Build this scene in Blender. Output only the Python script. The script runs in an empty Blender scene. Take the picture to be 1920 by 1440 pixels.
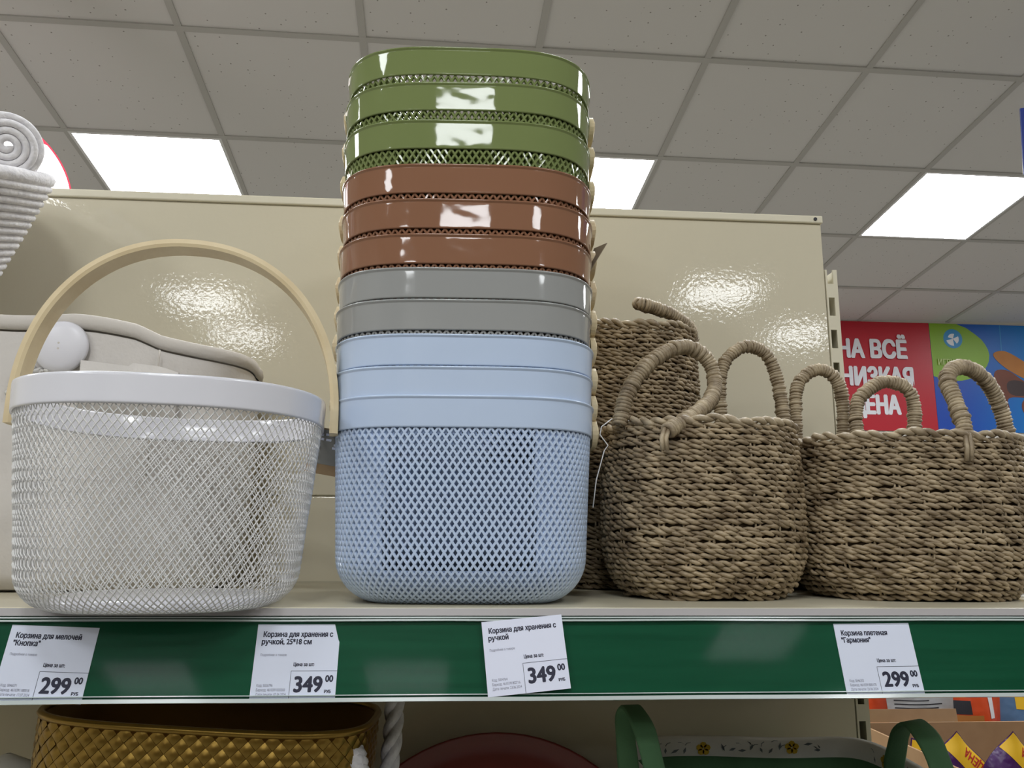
import bpy, math, random
import numpy as np
from mathutils import Matrix, Vector

rnd = random.Random(7)
NR = np.random.default_rng(11)
SC = bpy.context.scene
COL = SC.collection
PI = math.pi

# ------------------------------------------------------------------ camera, world, exposure
CAM_LOC = (0.0, 0.0, 1.45)
YAW, PITCH, ROLL = math.radians(4.15), math.radians(11.0), math.radians(0.37)


def cam_axes():
    fwd = Vector((math.sin(YAW) * math.cos(PITCH), math.cos(YAW) * math.cos(PITCH), math.sin(PITCH)))
    right = Vector((math.cos(YAW), -math.sin(YAW), 0))
    up = right.cross(fwd)
    r2 = right * math.cos(ROLL) + up * math.sin(ROLL)
    u2 = up * math.cos(ROLL) - right * math.sin(ROLL)
    return r2, u2, fwd


cd = bpy.data.cameras.new('camera')
cam = bpy.data.objects.new('camera', cd)
COL.objects.link(cam)
r_, u_, f_ = cam_axes()
m = Matrix((r_, u_, -f_)).transposed().to_4x4()
m.translation = CAM_LOC
cam.matrix_world = m
cd.sensor_width = 36.0
cd.lens = 1500.0 / 1920.0 * 36.0
cd.clip_start = 0.02
SC.camera = cam

w = bpy.data.worlds.new('world')
SC.world = w
w.use_nodes = True
w.node_tree.nodes['Background'].inputs[0].default_value = (0.6, 0.6, 0.58, 1)
w.node_tree.nodes['Background'].inputs[1].default_value = 0.05
SC.view_settings.view_transform = 'Standard'
SC.view_settings.look = 'None'
SC.view_settings.gamma = 1.0
SC.view_settings.use_curve_mapping = False
SC.view_settings.exposure = 0.16
SC.cycles.max_bounces = 5
SC.cycles.diffuse_bounces = 3
SC.cycles.glossy_bounces = 3
SC.cycles.transmission_bounces = 2
SC.cycles.transparent_max_bounces = 6
SC.cycles.caustics_reflective = False
SC.cycles.caustics_refractive = False
PANEL_LIGHT = 18.0        # radiance of the ceiling light panels
PANEL_TINT = (0.97, 1.0, 1.02)


# ------------------------------------------------------------------ materials
def lin(c):
    c = c / 255.0
    return c / 12.92 if c <= 0.04045 else ((c + 0.055) / 1.055) ** 2.4


def rgb(c):
    return (lin(c[0]), lin(c[1]), lin(c[2]), 1.0)


def mat(name, col, rough=0.5, metal=0.0, bump=None, var=None, coat=0.0, spec=0.5, emit=None, sub=0.0, trans=0.0,
        stretch=None):
    """bump=(scale, strength, distance); var=(scale, second colour, contrast)"""
    M = bpy.data.materials.new(name)
    M.use_nodes = True
    nt = M.node_tree
    b = nt.nodes['Principled BSDF']
    b.inputs['Base Color'].default_value = rgb(col)
    b.inputs['Roughness'].default_value = rough
    b.inputs['Metallic'].default_value = metal
    b.inputs['Coat Weight'].default_value = coat
    b.inputs['Coat Roughness'].default_value = 0.08
    b.inputs['Specular IOR Level'].default_value = spec
    if trans:
        b.inputs['Transmission Weight'].default_value = trans
    if emit:
        b.inputs['Emission Color'].default_value = rgb(emit[0])
        b.inputs['Emission Strength'].default_value = emit[1]
    tc = None
    if bump or var:
        tc = nt.nodes.new('ShaderNodeTexCoord')
        vec = tc.outputs['Object']
        if stretch:
            mp = nt.nodes.new('ShaderNodeMapping')
            mp.inputs['Scale'].default_value = stretch
            nt.links.new(vec, mp.inputs['Vector'])
            vec = mp.outputs['Vector']
    if var:
        n = nt.nodes.new('ShaderNodeTexNoise')
        n.inputs['Scale'].default_value = var[0]
        n.inputs['Detail'].default_value = 4
        nt.links.new(vec, n.inputs['Vector'])
        r = nt.nodes.new('ShaderNodeValToRGB')
        r.color_ramp.elements[0].position = 0.5 - var[2]
        r.color_ramp.elements[1].position = 0.5 + var[2]
        r.color_ramp.elements[0].color = rgb(col)
        r.color_ramp.elements[1].color = rgb(var[1])
        nt.links.new(n.outputs['Fac'], r.inputs['Fac'])
        nt.links.new(r.outputs['Color'], b.inputs['Base Color'])
    if bump:
        n = nt.nodes.new('ShaderNodeTexNoise')
        n.inputs['Scale'].default_value = bump[0]
        n.inputs['Detail'].default_value = 2
        nt.links.new(vec, n.inputs['Vector'])
        bp = nt.nodes.new('ShaderNodeBump')
        bp.inputs['Strength'].default_value = bump[1]
        bp.inputs['Distance'].default_value = bump[2]
        nt.links.new(n.outputs['Fac'], bp.inputs['Height'])
        nt.links.new(bp.outputs['Normal'], b.inputs['Normal'])
    return M


def tile_material():
    """mineral ceiling tile: warm white with sparse dark pin holes"""
    M = mat('ceiling_tile_board', (212, 207, 198), 0.95, spec=0.1)
    nt = M.node_tree
    b = nt.nodes['Principled BSDF']
    tc = nt.nodes.new('ShaderNodeTexCoord')
    v = nt.nodes.new('ShaderNodeTexVoronoi')
    v.inputs['Scale'].default_value = 46
    nt.links.new(tc.outputs['Object'], v.inputs['Vector'])
    wn = nt.nodes.new('ShaderNodeSeparateColor')
    nt.links.new(v.outputs['Color'], wn.inputs['Color'])
    m1 = nt.nodes.new('ShaderNodeMath'); m1.operation = 'LESS_THAN'; m1.inputs[1].default_value = 0.13
    nt.links.new(v.outputs['Distance'], m1.inputs[0])
    m2 = nt.nodes.new('ShaderNodeMath'); m2.operation = 'LESS_THAN'; m2.inputs[1].default_value = 0.40
    nt.links.new(wn.outputs[0], m2.inputs[0])
    m3 = nt.nodes.new('ShaderNodeMath'); m3.operation = 'MULTIPLY'
    nt.links.new(m1.outputs[0], m3.inputs[0]); nt.links.new(m2.outputs[0], m3.inputs[1])
    mix = nt.nodes.new('ShaderNodeMix'); mix.data_type = 'RGBA'
    mix.inputs['A'].default_value = rgb((206, 204, 201))
    mix.inputs['B'].default_value = rgb((140, 137, 131))
    nt.links.new(m3.outputs[0], mix.inputs['Factor'])
    nt.links.new(mix.outputs['Result'], b.inputs['Base Color'])
    return M


def clear_material(name, gloss=0.08):
    M = bpy.data.materials.new(name)
    M.use_nodes = True
    nt = M.node_tree
    for n in list(nt.nodes):
        nt.nodes.remove(n)
    o = nt.nodes.new('ShaderNodeOutputMaterial')
    t = nt.nodes.new('ShaderNodeBsdfTransparent')
    t.inputs[0].default_value = (0.985, 0.99, 0.99, 1)
    g = nt.nodes.new('ShaderNodeBsdfGlossy')
    g.inputs['Roughness'].default_value = 0.06
    x = nt.nodes.new('ShaderNodeMixShader')
    x.inputs[0].default_value = gloss
    nt.links.new(t.outputs[0], x.inputs[1])
    nt.links.new(g.outputs[0], x.inputs[2])
    nt.links.new(x.outputs[0], o.inputs[0])
    return M


def streak_material(name, c1, c2, scale, stretch, rough=0.3):
    return mat(name, c1, rough, var=(scale, c2, 0.25), stretch=stretch, spec=0.08)


def gradient_material(name, c1, c2, x0, x1, rough=0.4):
    M = mat(name, c1, rough)
    nt = M.node_tree
    tc = nt.nodes.new('ShaderNodeTexCoord')
    s = nt.nodes.new('ShaderNodeSeparateXYZ')
    nt.links.new(tc.outputs['Object'], s.inputs[0])
    mr = nt.nodes.new('ShaderNodeMapRange')
    mr.inputs['From Min'].default_value = x0
    mr.inputs['From Max'].default_value = x1
    nt.links.new(s.outputs['X'], mr.inputs['Value'])
    r = nt.nodes.new('ShaderNodeValToRGB')
    r.color_ramp.elements[0].color = rgb(c1)
    r.color_ramp.elements[1].color = rgb(c2)
    nt.links.new(mr.outputs['Result'], r.inputs['Fac'])
    nt.links.new(r.outputs['Color'], nt.nodes['Principled BSDF'].inputs['Base Color'])
    return M


MT = {}
MT['tile'] = tile_material()
MT['gridbar'] = mat('ceiling_grid_paint', (176, 174, 169), 0.6, spec=0.2)
MT['wall'] = mat('wall_paint', (205, 200, 190), 0.9, bump=(40, 0.1, 0.002))
MT['floor'] = mat('floor_tile', (142, 140, 136), 0.5, var=(3, (152, 150, 146), 0.3))
MT['cream'] = mat('cream_powder_coat', (219, 211, 188), 0.03, bump=(190, 0.085, 0.0012), spec=0.36)
MT['cream_edge'] = mat('cream_edge_paint', (224, 217, 194), 0.35)
MT['shelf_top'] = mat('shelf_paint', (205, 198, 176), 0.35, bump=(160, 0.05, 0.001), var=(9, (192, 184, 160), 0.3))
MT['green_strip'] = streak_material('green_rail_insert', (14, 70, 46), (22, 82, 56), 14, (0.6, 1, 12), 0.35)
MT['rail_lip'] = mat('clear_rail_lip', (196, 206, 204), 0.18, coat=0.6)
MT['rail_grey'] = mat('grey_rail_body', (176, 172, 172), 0.35)
MT['clear'] = clear_material('clear_rail_cover', 0.0012)
MT['paper'] = mat('tag_paper', (228, 232, 250), 0.55, bump=(30, 0.12, 0.002))
MT['ink'] = mat('tag_ink', (34, 34, 58), 0.6)
MT['ink_grey'] = mat('tag_ink_faded', (118, 118, 138), 0.6)
MT['white_gloss'] = mat('white_gloss_lacquer', (232, 232, 240), 0.18, coat=0.4)
MT['white_wire'] = mat('white_wire_lacquer', (226, 225, 224), 0.3, spec=0.6)
MT['wood'] = mat('pale_bent_wood', (230, 212, 174), 0.5, var=(30, (216, 195, 154), 0.2), stretch=(1, 1, 1),
                 bump=(220, 0.05, 0.0006))
MT['rivet'] = mat('steel_rivet', (190, 188, 182), 0.25, metal=1.0)
MT['p_green'] = mat('olive_green_plastic', (124, 137, 86), 0.04, bump=(26, 0.10, 0.004), spec=0.42)
MT['p_terra'] = mat('terracotta_plastic', (145, 104, 80), 0.04, bump=(26, 0.10, 0.004), spec=0.42)
MT['p_grey'] = mat('mid_grey_plastic', (160, 161, 160), 0.06, bump=(26, 0.08, 0.004), spec=0.42)
MT['p_blue'] = mat('pale_blue_plastic', (198, 215, 241), 0.12, spec=0.4)
MT['felt'] = mat('off_white_felt', (218, 213, 208), 0.95, bump=(160, 0.25, 0.002), var=(20, (208, 203, 198), 0.3), spec=0.1)
MT['felt_hem'] = mat('off_white_felt_hem', (206, 200, 193), 0.9, bump=(160, 0.2, 0.002), spec=0.1)
MT['button'] = mat('white_button', (226, 225, 232), 0.35)
MT['fluff'] = mat('white_fleece', (205, 202, 198), 1.0, bump=(70, 0.8, 0.01))
MT['rope_white'] = mat('white_cotton_rope', (244, 242, 244), 0.95, bump=(240, 0.4, 0.003), var=(90, (220, 218, 222), 0.18), spec=0.1)
MT['seagrass'] = mat('dry_seagrass', (184, 165, 135), 0.5, var=(46, (112, 95, 72), 0.2), bump=(420, 0.35, 0.0012))
MT['seagrass_pale'] = mat('pale_seagrass_wrap', (190, 173, 144), 0.5, var=(60, (122, 105, 82), 0.2), bump=(420, 0.35, 0.0012))
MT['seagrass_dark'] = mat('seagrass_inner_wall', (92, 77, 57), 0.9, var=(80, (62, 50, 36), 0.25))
MT['gold'] = mat('gold_foil_strap', (152, 122, 58), 0.34, metal=0.85)
MT['gold_dark'] = mat('gold_foil_back', (120, 84, 30), 0.4, metal=0.6)
MT['maroon'] = mat('dark_red_plastic', (120, 34, 28), 0.35)
MT['g_fabric'] = mat('green_cotton', (86, 126, 88), 0.9, bump=(300, 0.2, 0.0015), var=(14, (72, 112, 76), 0.3))
MT['floral'] = mat('white_floral_cotton', (222, 220, 214), 0.9, bump=(60, 0.2, 0.003))
MT['flower'] = mat('yellow_flower_print', (206, 170, 48), 0.9)
MT['leaf_print'] = mat('grey_leaf_print', (112, 118, 124), 0.9)
MT['card'] = mat('brown_cardboard', (168, 138, 106), 0.9, var=(30, (156, 126, 96), 0.3), spec=0.1)
MT['purple'] = mat('purple_foil', (72, 34, 98), 0.25, bump=(40, 0.3, 0.01))
MT['yellow'] = mat('yellow_print', (236, 190, 40), 0.4)
MT['red_ink'] = mat('red_ink', (176, 30, 30), 0.5)
MT['orange'] = mat('orange_foil', (206, 72, 28), 0.3, bump=(25, 0.4, 0.01))
MT['silver'] = mat('silver_foil', (186, 188, 194), 0.3, metal=0.3, bump=(25, 0.4, 0.01))
MT['dark_ink'] = mat('dark_ink', (30, 30, 40), 0.5)
MT['blue_foil'] = mat('blue_foil', (86, 120, 160), 0.3, bump=(25, 0.4, 0.01))
MT['sign_red'] = mat('red_sign_vinyl', (178, 24, 42), 0.35)
MT['sign_white'] = mat('white_sign_vinyl', (226, 226, 232), 0.5)
MT['sign_blue'] = gradient_material('blue_sign_print', (0, 66, 168), (0, 128, 196), -0.35, 0.35)
MT['sign_green'] = mat('green_sign_print', (126, 166, 32), 0.4)
MT['sign_cyan'] = mat('light_blue_badge', (44, 134, 190), 0.4)
MT['sign_pale'] = mat('pale_green_lettering', (196, 214, 140), 0.5)
MT['toy_tan'] = mat('tan_toy_print', (186, 124, 52), 0.5, var=(8, (160, 96, 40), 0.3))
MT['toy_brown'] = mat('brown_toy_print', (124, 66, 44), 0.5, var=(8, (96, 50, 36), 0.3))
MT['toy_dark'] = mat('dark_toy_print', (56, 40, 42), 0.5)
MT['navy'] = mat('navy_sign_vinyl', (18, 42, 120), 0.4)
MT['black'] = mat('black_cord', (16, 16, 18), 0.6)
MT['tag_brown'] = mat('brown_kraft_card', (168, 140, 104), 0.7)
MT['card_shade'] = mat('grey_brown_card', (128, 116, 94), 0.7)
MT['tag_print'] = mat('grey_card_print', (140, 139, 134), 0.6)
MT['lit_sign'] = mat('lit_white_sign', (255, 250, 250), 0.5, emit=((255, 246, 246), 2.0))
MT['lit_red'] = mat('lit_red_sign', (214, 60, 84), 0.5, emit=((190, 52, 78), 0.55))
MT['lit_pink'] = mat('lit_pink_lettering', (244, 196, 204), 0.5, emit=((240, 190, 200), 0.95))


def light_panel_material():
    M = bpy.data.materials.new('light_panel_diffuser')
    M.use_nodes = True
    nt = M.node_tree
    b = nt.nodes['Principled BSDF']
    b.inputs['Base Color'].default_value = (0.8, 0.8, 0.8, 1)
    b.inputs['Emission Color'].default_value = (*PANEL_TINT, 1)
    b.inputs['Emission Strength'].default_value = PANEL_LIGHT
    return M


MT['light'] = light_panel_material()
MT['light_frame'] = mat('light_frame_white', (216, 216, 214), 0.4)


# ------------------------------------------------------------------ mesh helpers
class MB:
    def __init__(self):
        self.v = []
        self.f = []

    def add(self, verts, faces):
        o = len(self.v)
        self.v.extend([tuple(map(float, p)) for p in verts])
        self.f.extend([tuple(int(i) + o for i in q) for q in faces])
        return self

    def box(self, c, s, rot=None):
        x, y, z = s[0] / 2, s[1] / 2, s[2] / 2
        V = [Vector((a, b, d)) for a in (-x, x) for b in (-y, y) for d in (-z, z)]
        if rot is not None:
            V = [rot @ p for p in V]
        V = [p + Vector(c) for p in V]
        return self.add(V, [(0, 1, 3, 2), (4, 6, 7, 5), (0, 4, 5, 1), (2, 3, 7, 6), (0, 2, 6, 4), (1, 5, 7, 3)])

    def box2(self, a, b):
        return self.box([(a[i] + b[i]) / 2 for i in range(3)], [abs(b[i] - a[i]) for i in range(3)])

    def grid(self, A, cu=False, cv=False):
        """A: array (nu, nv, 3)"""
        A = np.asarray(A)
        nu, nv = A.shape[:2]
        F = []
        for i in range(nu if cu else nu - 1):
            for j in range(nv if cv else nv - 1):
                i2, j2 = (i + 1) % nu, (j + 1) % nv
                F.append((i * nv + j, i2 * nv + j, i2 * nv + j2, i * nv + j2))
        return self.add(A.reshape(-1, 3), F)

    def tube(self, path, r, k=6, closed=False, ref=None, caps=True, flat=1.0):
        P = np.asarray(path, float)
        n = len(P)
        if closed:
            T = np.roll(P, -1, 0) - np.roll(P, 1, 0)
        else:
            T = np.gradient(P, axis=0)
        T /= np.linalg.norm(T, axis=1)[:, None] + 1e-12
        if ref is None:
            N = np.zeros_like(P)
            a = np.array([0, 0, 1.0]) if abs(T[0][2]) < 0.9 else np.array([1.0, 0, 0])
            cur = np.cross(T[0], a); cur /= np.linalg.norm(cur)
            for i in range(n):
                cur = cur - T[i] * (cur @ T[i]); cur /= np.linalg.norm(cur) + 1e-12
                N[i] = cur
        else:
            ref = np.broadcast_to(np.asarray(ref, float), P.shape)
            N = np.cross(T, ref); N /= np.linalg.norm(N, axis=1)[:, None] + 1e-12
        B = np.cross(T, N)
        r = np.broadcast_to(np.asarray(r, float), (n,))
        a = np.arange(k) * 2 * PI / k
        V = P[:, None, :] + r[:, None, None] * (np.cos(a)[None, :, None] * N[:, None, :] * flat + np.sin(a)[None, :, None] * B[:, None, :])
        o = len(self.v)
        self.grid(V, cu=closed, cv=True)
        if caps and not closed:
            self.f.append(tuple(o + j for j in range(k)))
            self.f.append(tuple(o + (n - 1) * k + j for j in reversed(range(k))))
        return self

    def lathe(self, prof, n=32, c=(0, 0, 0)):
        a = np.arange(n) * 2 * PI / n
        A = np.array([[(c[0] + r * math.cos(t), c[1] + r * math.sin(t), c[2] + z) for t in a] for r, z in prof])
        return self.grid(A, cv=True)

    def poly(self, pts, thick=None, axis=1):
        """flat polygon prism: pts in 3D; extruded by vector thick"""
        n = len(pts)
        if thick is None:
            return self.add(pts, [tuple(range(n))])
        t = Vector(thick)
        V = [Vector(p) for p in pts]
        return self.add(V + [p + t for p in V],
                        [tuple(range(n)), tuple(reversed(range(n, 2 * n)))] + [(i, i + n, (i + 1) % n + n, (i + 1) % n) for i in range(n)])

    def data(self, name, m, smooth=False):
        me = bpy.data.meshes.new(name)
        me.from_pydata(self.v, [], self.f)
        me.update()
        if smooth:
            me.polygons.foreach_set('use_smooth', [True] * len(me.polygons))
        if m is not None:
            me.materials.append(MT[m])
        return me

    def build(self, name, m, parent=None, smooth=False, label=None):
        o = bpy.data.objects.new(name, self.data(name, m, smooth))
        COL.objects.link(o)
        if parent is not None:
            o.parent = parent
        if label:
            o['label'] = label
        return o


def bevel(o, w=0.002, seg=2):
    b = o.modifiers.new('bevel', 'BEVEL')
    b.width = w
    b.segments = seg
    b.limit_method = 'ANGLE'
    return o


def thing(name, label, cat, loc=(0, 0, 0), rz=0.0, group=None, kind=None):
    o = bpy.data.objects.new(name, None)
    COL.objects.link(o)
    o.empty_display_size = 0.02
    o.location = loc
    o.rotation_euler = (0, 0, rz)
    o['label'] = label
    if cat:
        o['category'] = cat
    if group:
        o['group'] = group
    if kind:
        o['kind'] = kind
    return o


def struct(o, label=None):
    o['kind'] = 'structure'
    if label:
        o['label'] = label
    return o


def sup(a, b, n, N=120):
    t = np.arange(N) * 2 * PI / N
    c, s = np.cos(t), np.sin(t)
    return np.stack([a * np.sign(c) * np.abs(c) ** (2 / n), b * np.sign(s) * np.abs(s) ** (2 / n)], 1)


class Loop:
    """closed plan curve sampled by arc length, with outward normals"""

    def __init__(self, a, b, n):
        P = sup(a, b, n, 1440)
        d = np.linalg.norm(np.roll(P, -1, 0) - P, axis=1)
        self.L = d.sum()
        self.s = np.concatenate([[0], np.cumsum(d)]) / self.L
        self.P = np.vstack([P, P[:1]])
        T = np.roll(P, -1, 0) - np.roll(P, 1, 0)
        T /= np.linalg.norm(T, axis=1)[:, None]
        Nn = np.stack([T[:, 1], -T[:, 0]], 1)
        self.N = np.vstack([Nn, Nn[:1]])

    def at(self, u, off=0.0):
        u = np.mod(u, 1.0)
        p = np.stack([np.interp(u, self.s, self.P[:, i]) for i in (0, 1)], -1)
        n = np.stack([np.interp(u, self.s, self.N[:, i]) for i in (0, 1)], -1)
        n = n / (np.linalg.norm(n, axis=-1)[..., None] + 1e-12)
        return p + n * np.asarray(off)[..., None], n


GLYPH, ADVANCE = {}, {}


def raw_glyphs(body):
    cu = bpy.data.curves.new('text', 'FONT')
    cu.body = body
    cu.size = 1.0
    cu.resolution_u = 3
    ob = bpy.data.objects.new('text', cu)
    COL.objects.link(ob)
    ev = ob.evaluated_get(bpy.context.evaluated_depsgraph_get())
    me = ev.to_mesh()
    V = [(v.co.x, v.co.y) for v in me.vertices]
    F = [tuple(p.vertices) for p in me.polygons]
    ev.to_mesh_clear()
    bpy.data.objects.remove(ob)
    bpy.data.curves.remove(cu)
    return V, F


def glyph(ch):
    if ch not in GLYPH:
        GLYPH[ch] = raw_glyphs(ch) if ch != ' ' else ([], [])
        if ch == 'н':      # the font's own outline overlaps itself: three clean strokes instead
            R_ = ((0.075, 0.163, 0.0, 0.542), (0.421, 0.509, 0.0, 0.542), (0.163, 0.421, 0.238, 0.319))
            GLYPH[ch] = ([p for x0, x1, y0, y1 in R_ for p in ((x0, y0), (x1, y0), (x1, y1), (x0, y1))], [(0, 1, 2, 3), (4, 5, 6, 7), (8, 9, 10, 11)])
        end = max(x for x, _ in raw_glyphs('пп')[0])
        ADVANCE[ch] = max(x for x, _ in raw_glyphs('п' + ch + 'п')[0]) - end
    return GLYPH[ch]


def text_geo(body, size, bold=0.0, xs=1.0, align='LEFT', line=1.0):
    """flat lettering; bold strokes come from overlaid shifted copies"""
    V0, F0 = [], []
    for k, ln in enumerate(body.split('\n')):
        x = 0.0
        for ch in ln:
            V, F = glyph(ch)
            o = len(V0)
            V0 += [((p[0] + x) * size * xs, (p[1] - k * line) * size) for p in V]
            F0 += [tuple(i + o for i in f) for f in F]
            x += ADVANCE[ch]
    sh = [(0, 0)]
    if bold > 0:
        sh = [(bold * math.cos(k * PI / 3), bold * 0.8 * math.sin(k * PI / 3)) for k in range(6)]
    V, F = [], []
    for i, (dx, dy) in enumerate(sh):
        o = len(V)
        V += [(x + dx, y + dy, i * 1e-6) for x, y in V0]
        F += [tuple(k + o for k in f) for f in F0]
    return V, F


def fit_text(body, x0, x1, z0, z1, bold=0.0):
    """lettering scaled into a given box (caps height z0..z1)"""
    V, F = text_geo(body, 1.0, 0.0)
    ax, bx = min(v[0] for v in V), max(v[0] for v in V)
    H_, _ = text_geo('Н', 1.0, 0.0)
    h = max(v[1] for v in H_)
    sx = (x1 - x0) / (bx - ax) * (1 - 2 * bold / (x1 - x0))
    sy = (z1 - z0) / h * (1 - 1.6 * bold / (z1 - z0))
    W = [((v[0] - ax) * sx + x0 + bold, v[1] * sy + z0 + 0.8 * bold) for v in V]
    VV, FF = [], []
    for k in range(6 if bold else 1):
        dx, dy = (bold * math.cos(k * PI / 3), bold * 0.8 * math.sin(k * PI / 3))
        o = len(VV)
        VV += [(x + dx, y + dy, k * 1e-6) for x, y in W]
        FF += [tuple(i + o for i in f) for f in F]
    return VV, FF


# ------------------------------------------------------------------ setting: room shell, ceiling, lights
Y_WALL = 4.83
RX0, RX1, RY0 = -3.9, 5.6, -6.5
struct(MB().box2((RX0, RY0, -0.1), (RX1, Y_WALL, 0)).build('floor', 'floor'), 'grey shop floor')
struct(MB().box2((RX0, Y_WALL, 0), (RX1, Y_WALL + 0.12, 4.4)).build('wall_back', 'wall'), 'plain pale wall behind the signs')
struct(MB().box2((RX0 - 0.12, RY0, 0), (RX0, Y_WALL, 4.8)).build('wall_left', 'wall'), 'plain pale wall')
struct(MB().box2((RX1, RY0, 0), (RX1 + 0.12, Y_WALL, 4.8)).build('wall_right', 'wall'), 'plain pale wall')
struct(MB().box2((RX0, RY0 - 0.12, 0), (RX1, RY0, 4.8)).build('wall_front', 'wall'), 'plain pale wall')

CM = Matrix(((0.9995, -0.029, -0.0126), (0.0303, 0.992, 0.1226), (0.0089, -0.1229, 0.9924))).to_4x4()
CM.translation = (-1.5167, 1.8339, 3.1681)
ceil = thing('ceiling', 'suspended ceiling of square mineral tiles in a metal grid', None, kind='structure')
ceil.matrix_world = CM
C0, C1, R0, R1 = -4, 12, -3, 5
LIGHT_CELLS = [(c, r) for r in (2, -1) for c in (-3, 0, 3, 6, 9)]
tile_me = MB().box((0, 0, 0.014), (0.584, 0.584, 0.016)).data('ceiling_tile', 'tile')


def ceiling_tile(x, y):
    o = bpy.data.objects.new('ceiling_tile', tile_me)
    COL.objects.link(o)
    o.parent = ceil
    o.matrix_local = PLANE @ Matrix.Translation((x, y, rnd.uniform(-0.0012, 0.0012))) @ Matrix.Rotation(rnd.randrange(4) * PI / 2, 4, 'Z')


# front field of the ceiling, over the shelving, sloping gently down to the far wall
PLANE = Matrix.Identity(4)
for r in range(R0, R1):
    for c in range(C0, C1):
        if (c, r) not in LIGHT_CELLS:
            ceiling_tile(c * 0.6 + 0.3, r * 0.6 + 0.3)
for c in range(C0, C1 + 1):
    b = MB().box((c * 0.6, (R0 + R1) * 0.3, 0.004), (0.024, (R1 - R0) * 0.6, 0.006))
    b.box((c * 0.6, (R0 + R1) * 0.3, 0.02), (0.004, (R1 - R0) * 0.6, 0.03))
    b.build('grid_bar', 'gridbar', ceil)
for r in range(R0, R1 + 1):
    MB().box(((C0 + C1) * 0.3, r * 0.6, 0.0034), ((C1 - C0) * 0.6, 0.024, 0.006)).build('grid_bar', 'gridbar', ceil)
# rear field, level, behind the photographer
ZR = 3.392
PLANE = CM.inverted() @ Matrix.Translation((-3.0, 0.048, ZR))
REAR = [(-2.7, -2.652), (-2.1, -4.452), (-2.1, -5.652), (2.1, -3.852), (3.3, -5.052), (-0.3, -2.652), (-0.3, -4.452), (-2.1, -0.852), (-0.3, -0.852), (1.5, -0.852)]
REAR_CELLS = [(round((x + 2.7) / 0.6), round((-0.252 - y) / 0.6)) for x, y in REAR]
far_t = MB()
for j in range(11):
    for i in range(-2, 14):
        if (i, j) in REAR_CELLS:
            continue
        if j < 9:
            ceiling_tile(i * 0.6 + 0.3, -j * 0.6 - 0.3)
        else:
            far_t.box((i * 0.6 + 0.3, -j * 0.6 - 0.3, 0.014), (0.584, 0.584, 0.016))
fo = far_t.build('far_tiles', 'tile', ceil)
fo.matrix_local = PLANE
fo['kind'] = 'stuff'
for i in range(-2, 15):
    MB().box((i * 0.6, -3.3, 0.004), (0.024, 6.6, 0.006)).build('grid_bar', 'gridbar', ceil).matrix_local = PLANE
for j in range(12):
    MB().box((3.6, -j * 0.6, 0.0034), (9.6, 0.024, 0.006)).build('grid_bar', 'gridbar', ceil).matrix_local = PLANE

panel_me = MB().add([(-0.285, -0.285, 0.003), (-0.285, 0.285, 0.003), (0.285, 0.285, 0.003), (0.285, -0.285, 0.003)], [(0, 1, 2, 3)]).data('diffuser', 'light')
fr = MB()
for s in (-1, 1):
    fr.box((s * 0.288, 0, 0.006), (0.012, 0.588, 0.012))
    fr.box((0, s * 0.288, 0.006), (0.564, 0.012, 0.012))
frame_me = fr.data('frame', 'light_frame')
LIGHT_LABELS = {(0, 2): 'bright square ceiling light above the left end of the cream panel',
                (3, 2): 'bright square ceiling light half hidden behind the basket stack',
                (6, 2): 'bright square ceiling light at right above the red sign'}


def ceiling_light(mx, label):
    t = thing('ceiling_light', label, 'ceiling light', group='square ceiling lights')
    t.matrix_world = mx
    for nm, me in (('diffuser', panel_me), ('frame', frame_me)):
        o = bpy.data.objects.new(nm, me)
        COL.objects.link(o)
        o.parent = t


for (c, r) in LIGHT_CELLS:
    ceiling_light(CM @ Matrix.Translation((c * 0.6 + 0.3, r * 0.6 + 0.3, 0.0)), LIGHT_LABELS.get((c, r), 'square ceiling light panel out of view of the photo'))
for x, y in REAR:
    ceiling_light(Matrix.Translation((x, y, ZR)), 'square ceiling light panel out of view of the photo')

# ------------------------------------------------------------------ shelf unit
ZS = 1.393            # top of the shelf
YF, YB = 0.70, 1.0856  # shelf front, back panel face
XP = 0.5375           # right end of the back panel
ZT = 1.925            # top of the panel
unit = thing('shelf_unit', 'cream metal shop shelving with back panels, slotted post and green price rail', 'shelf', (0, 1.0, 0))


def U(o):
    o.parent = unit
    o.matrix_parent_inverse = Matrix.Translation((0, -1.0, 0))
    return o


XL = -1.15
for (a, b) in ((1.506, ZT - 0.012), (1.10, 1.5043), (0.70, 1.0965), (0.16, 0.6965)):
    o = bevel(MB().box2((XL, YB, a), (XP, YB + 0.016, b)).build('back_panel', 'cream'), 0.0015)
    U(o)
o = MB().box2((XL, YB - 0.004, ZT - 0.012), (XP + 0.002, YB + 0.02, ZT)).build('top_rail', 'cream_edge')
U(bevel(o, 0.002))
U(MB().lathe([(0.0, 0), (0.0026, 0), (0.0026, 0.001), (0, 0.001)], 12, (0, 0, 0)).build('screw_hole', 'dark_ink')).matrix_local = \
    Matrix.Translation((XP - 0.01, YB - 1.0 - 0.0042, ZT - 0.006)) @ Matrix.Rotation(PI / 2, 4, 'X')
for zz in (1.5053, 1.0983, 0.6983):  # backing added behind the panel seams, so no light shines through the gaps
    U(MB().box2((XL, YB + 0.004, zz - 0.004), (XP, YB + 0.0155, zz + 0.004)).build('seam_light_stop', 'cream_edge'))
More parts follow.
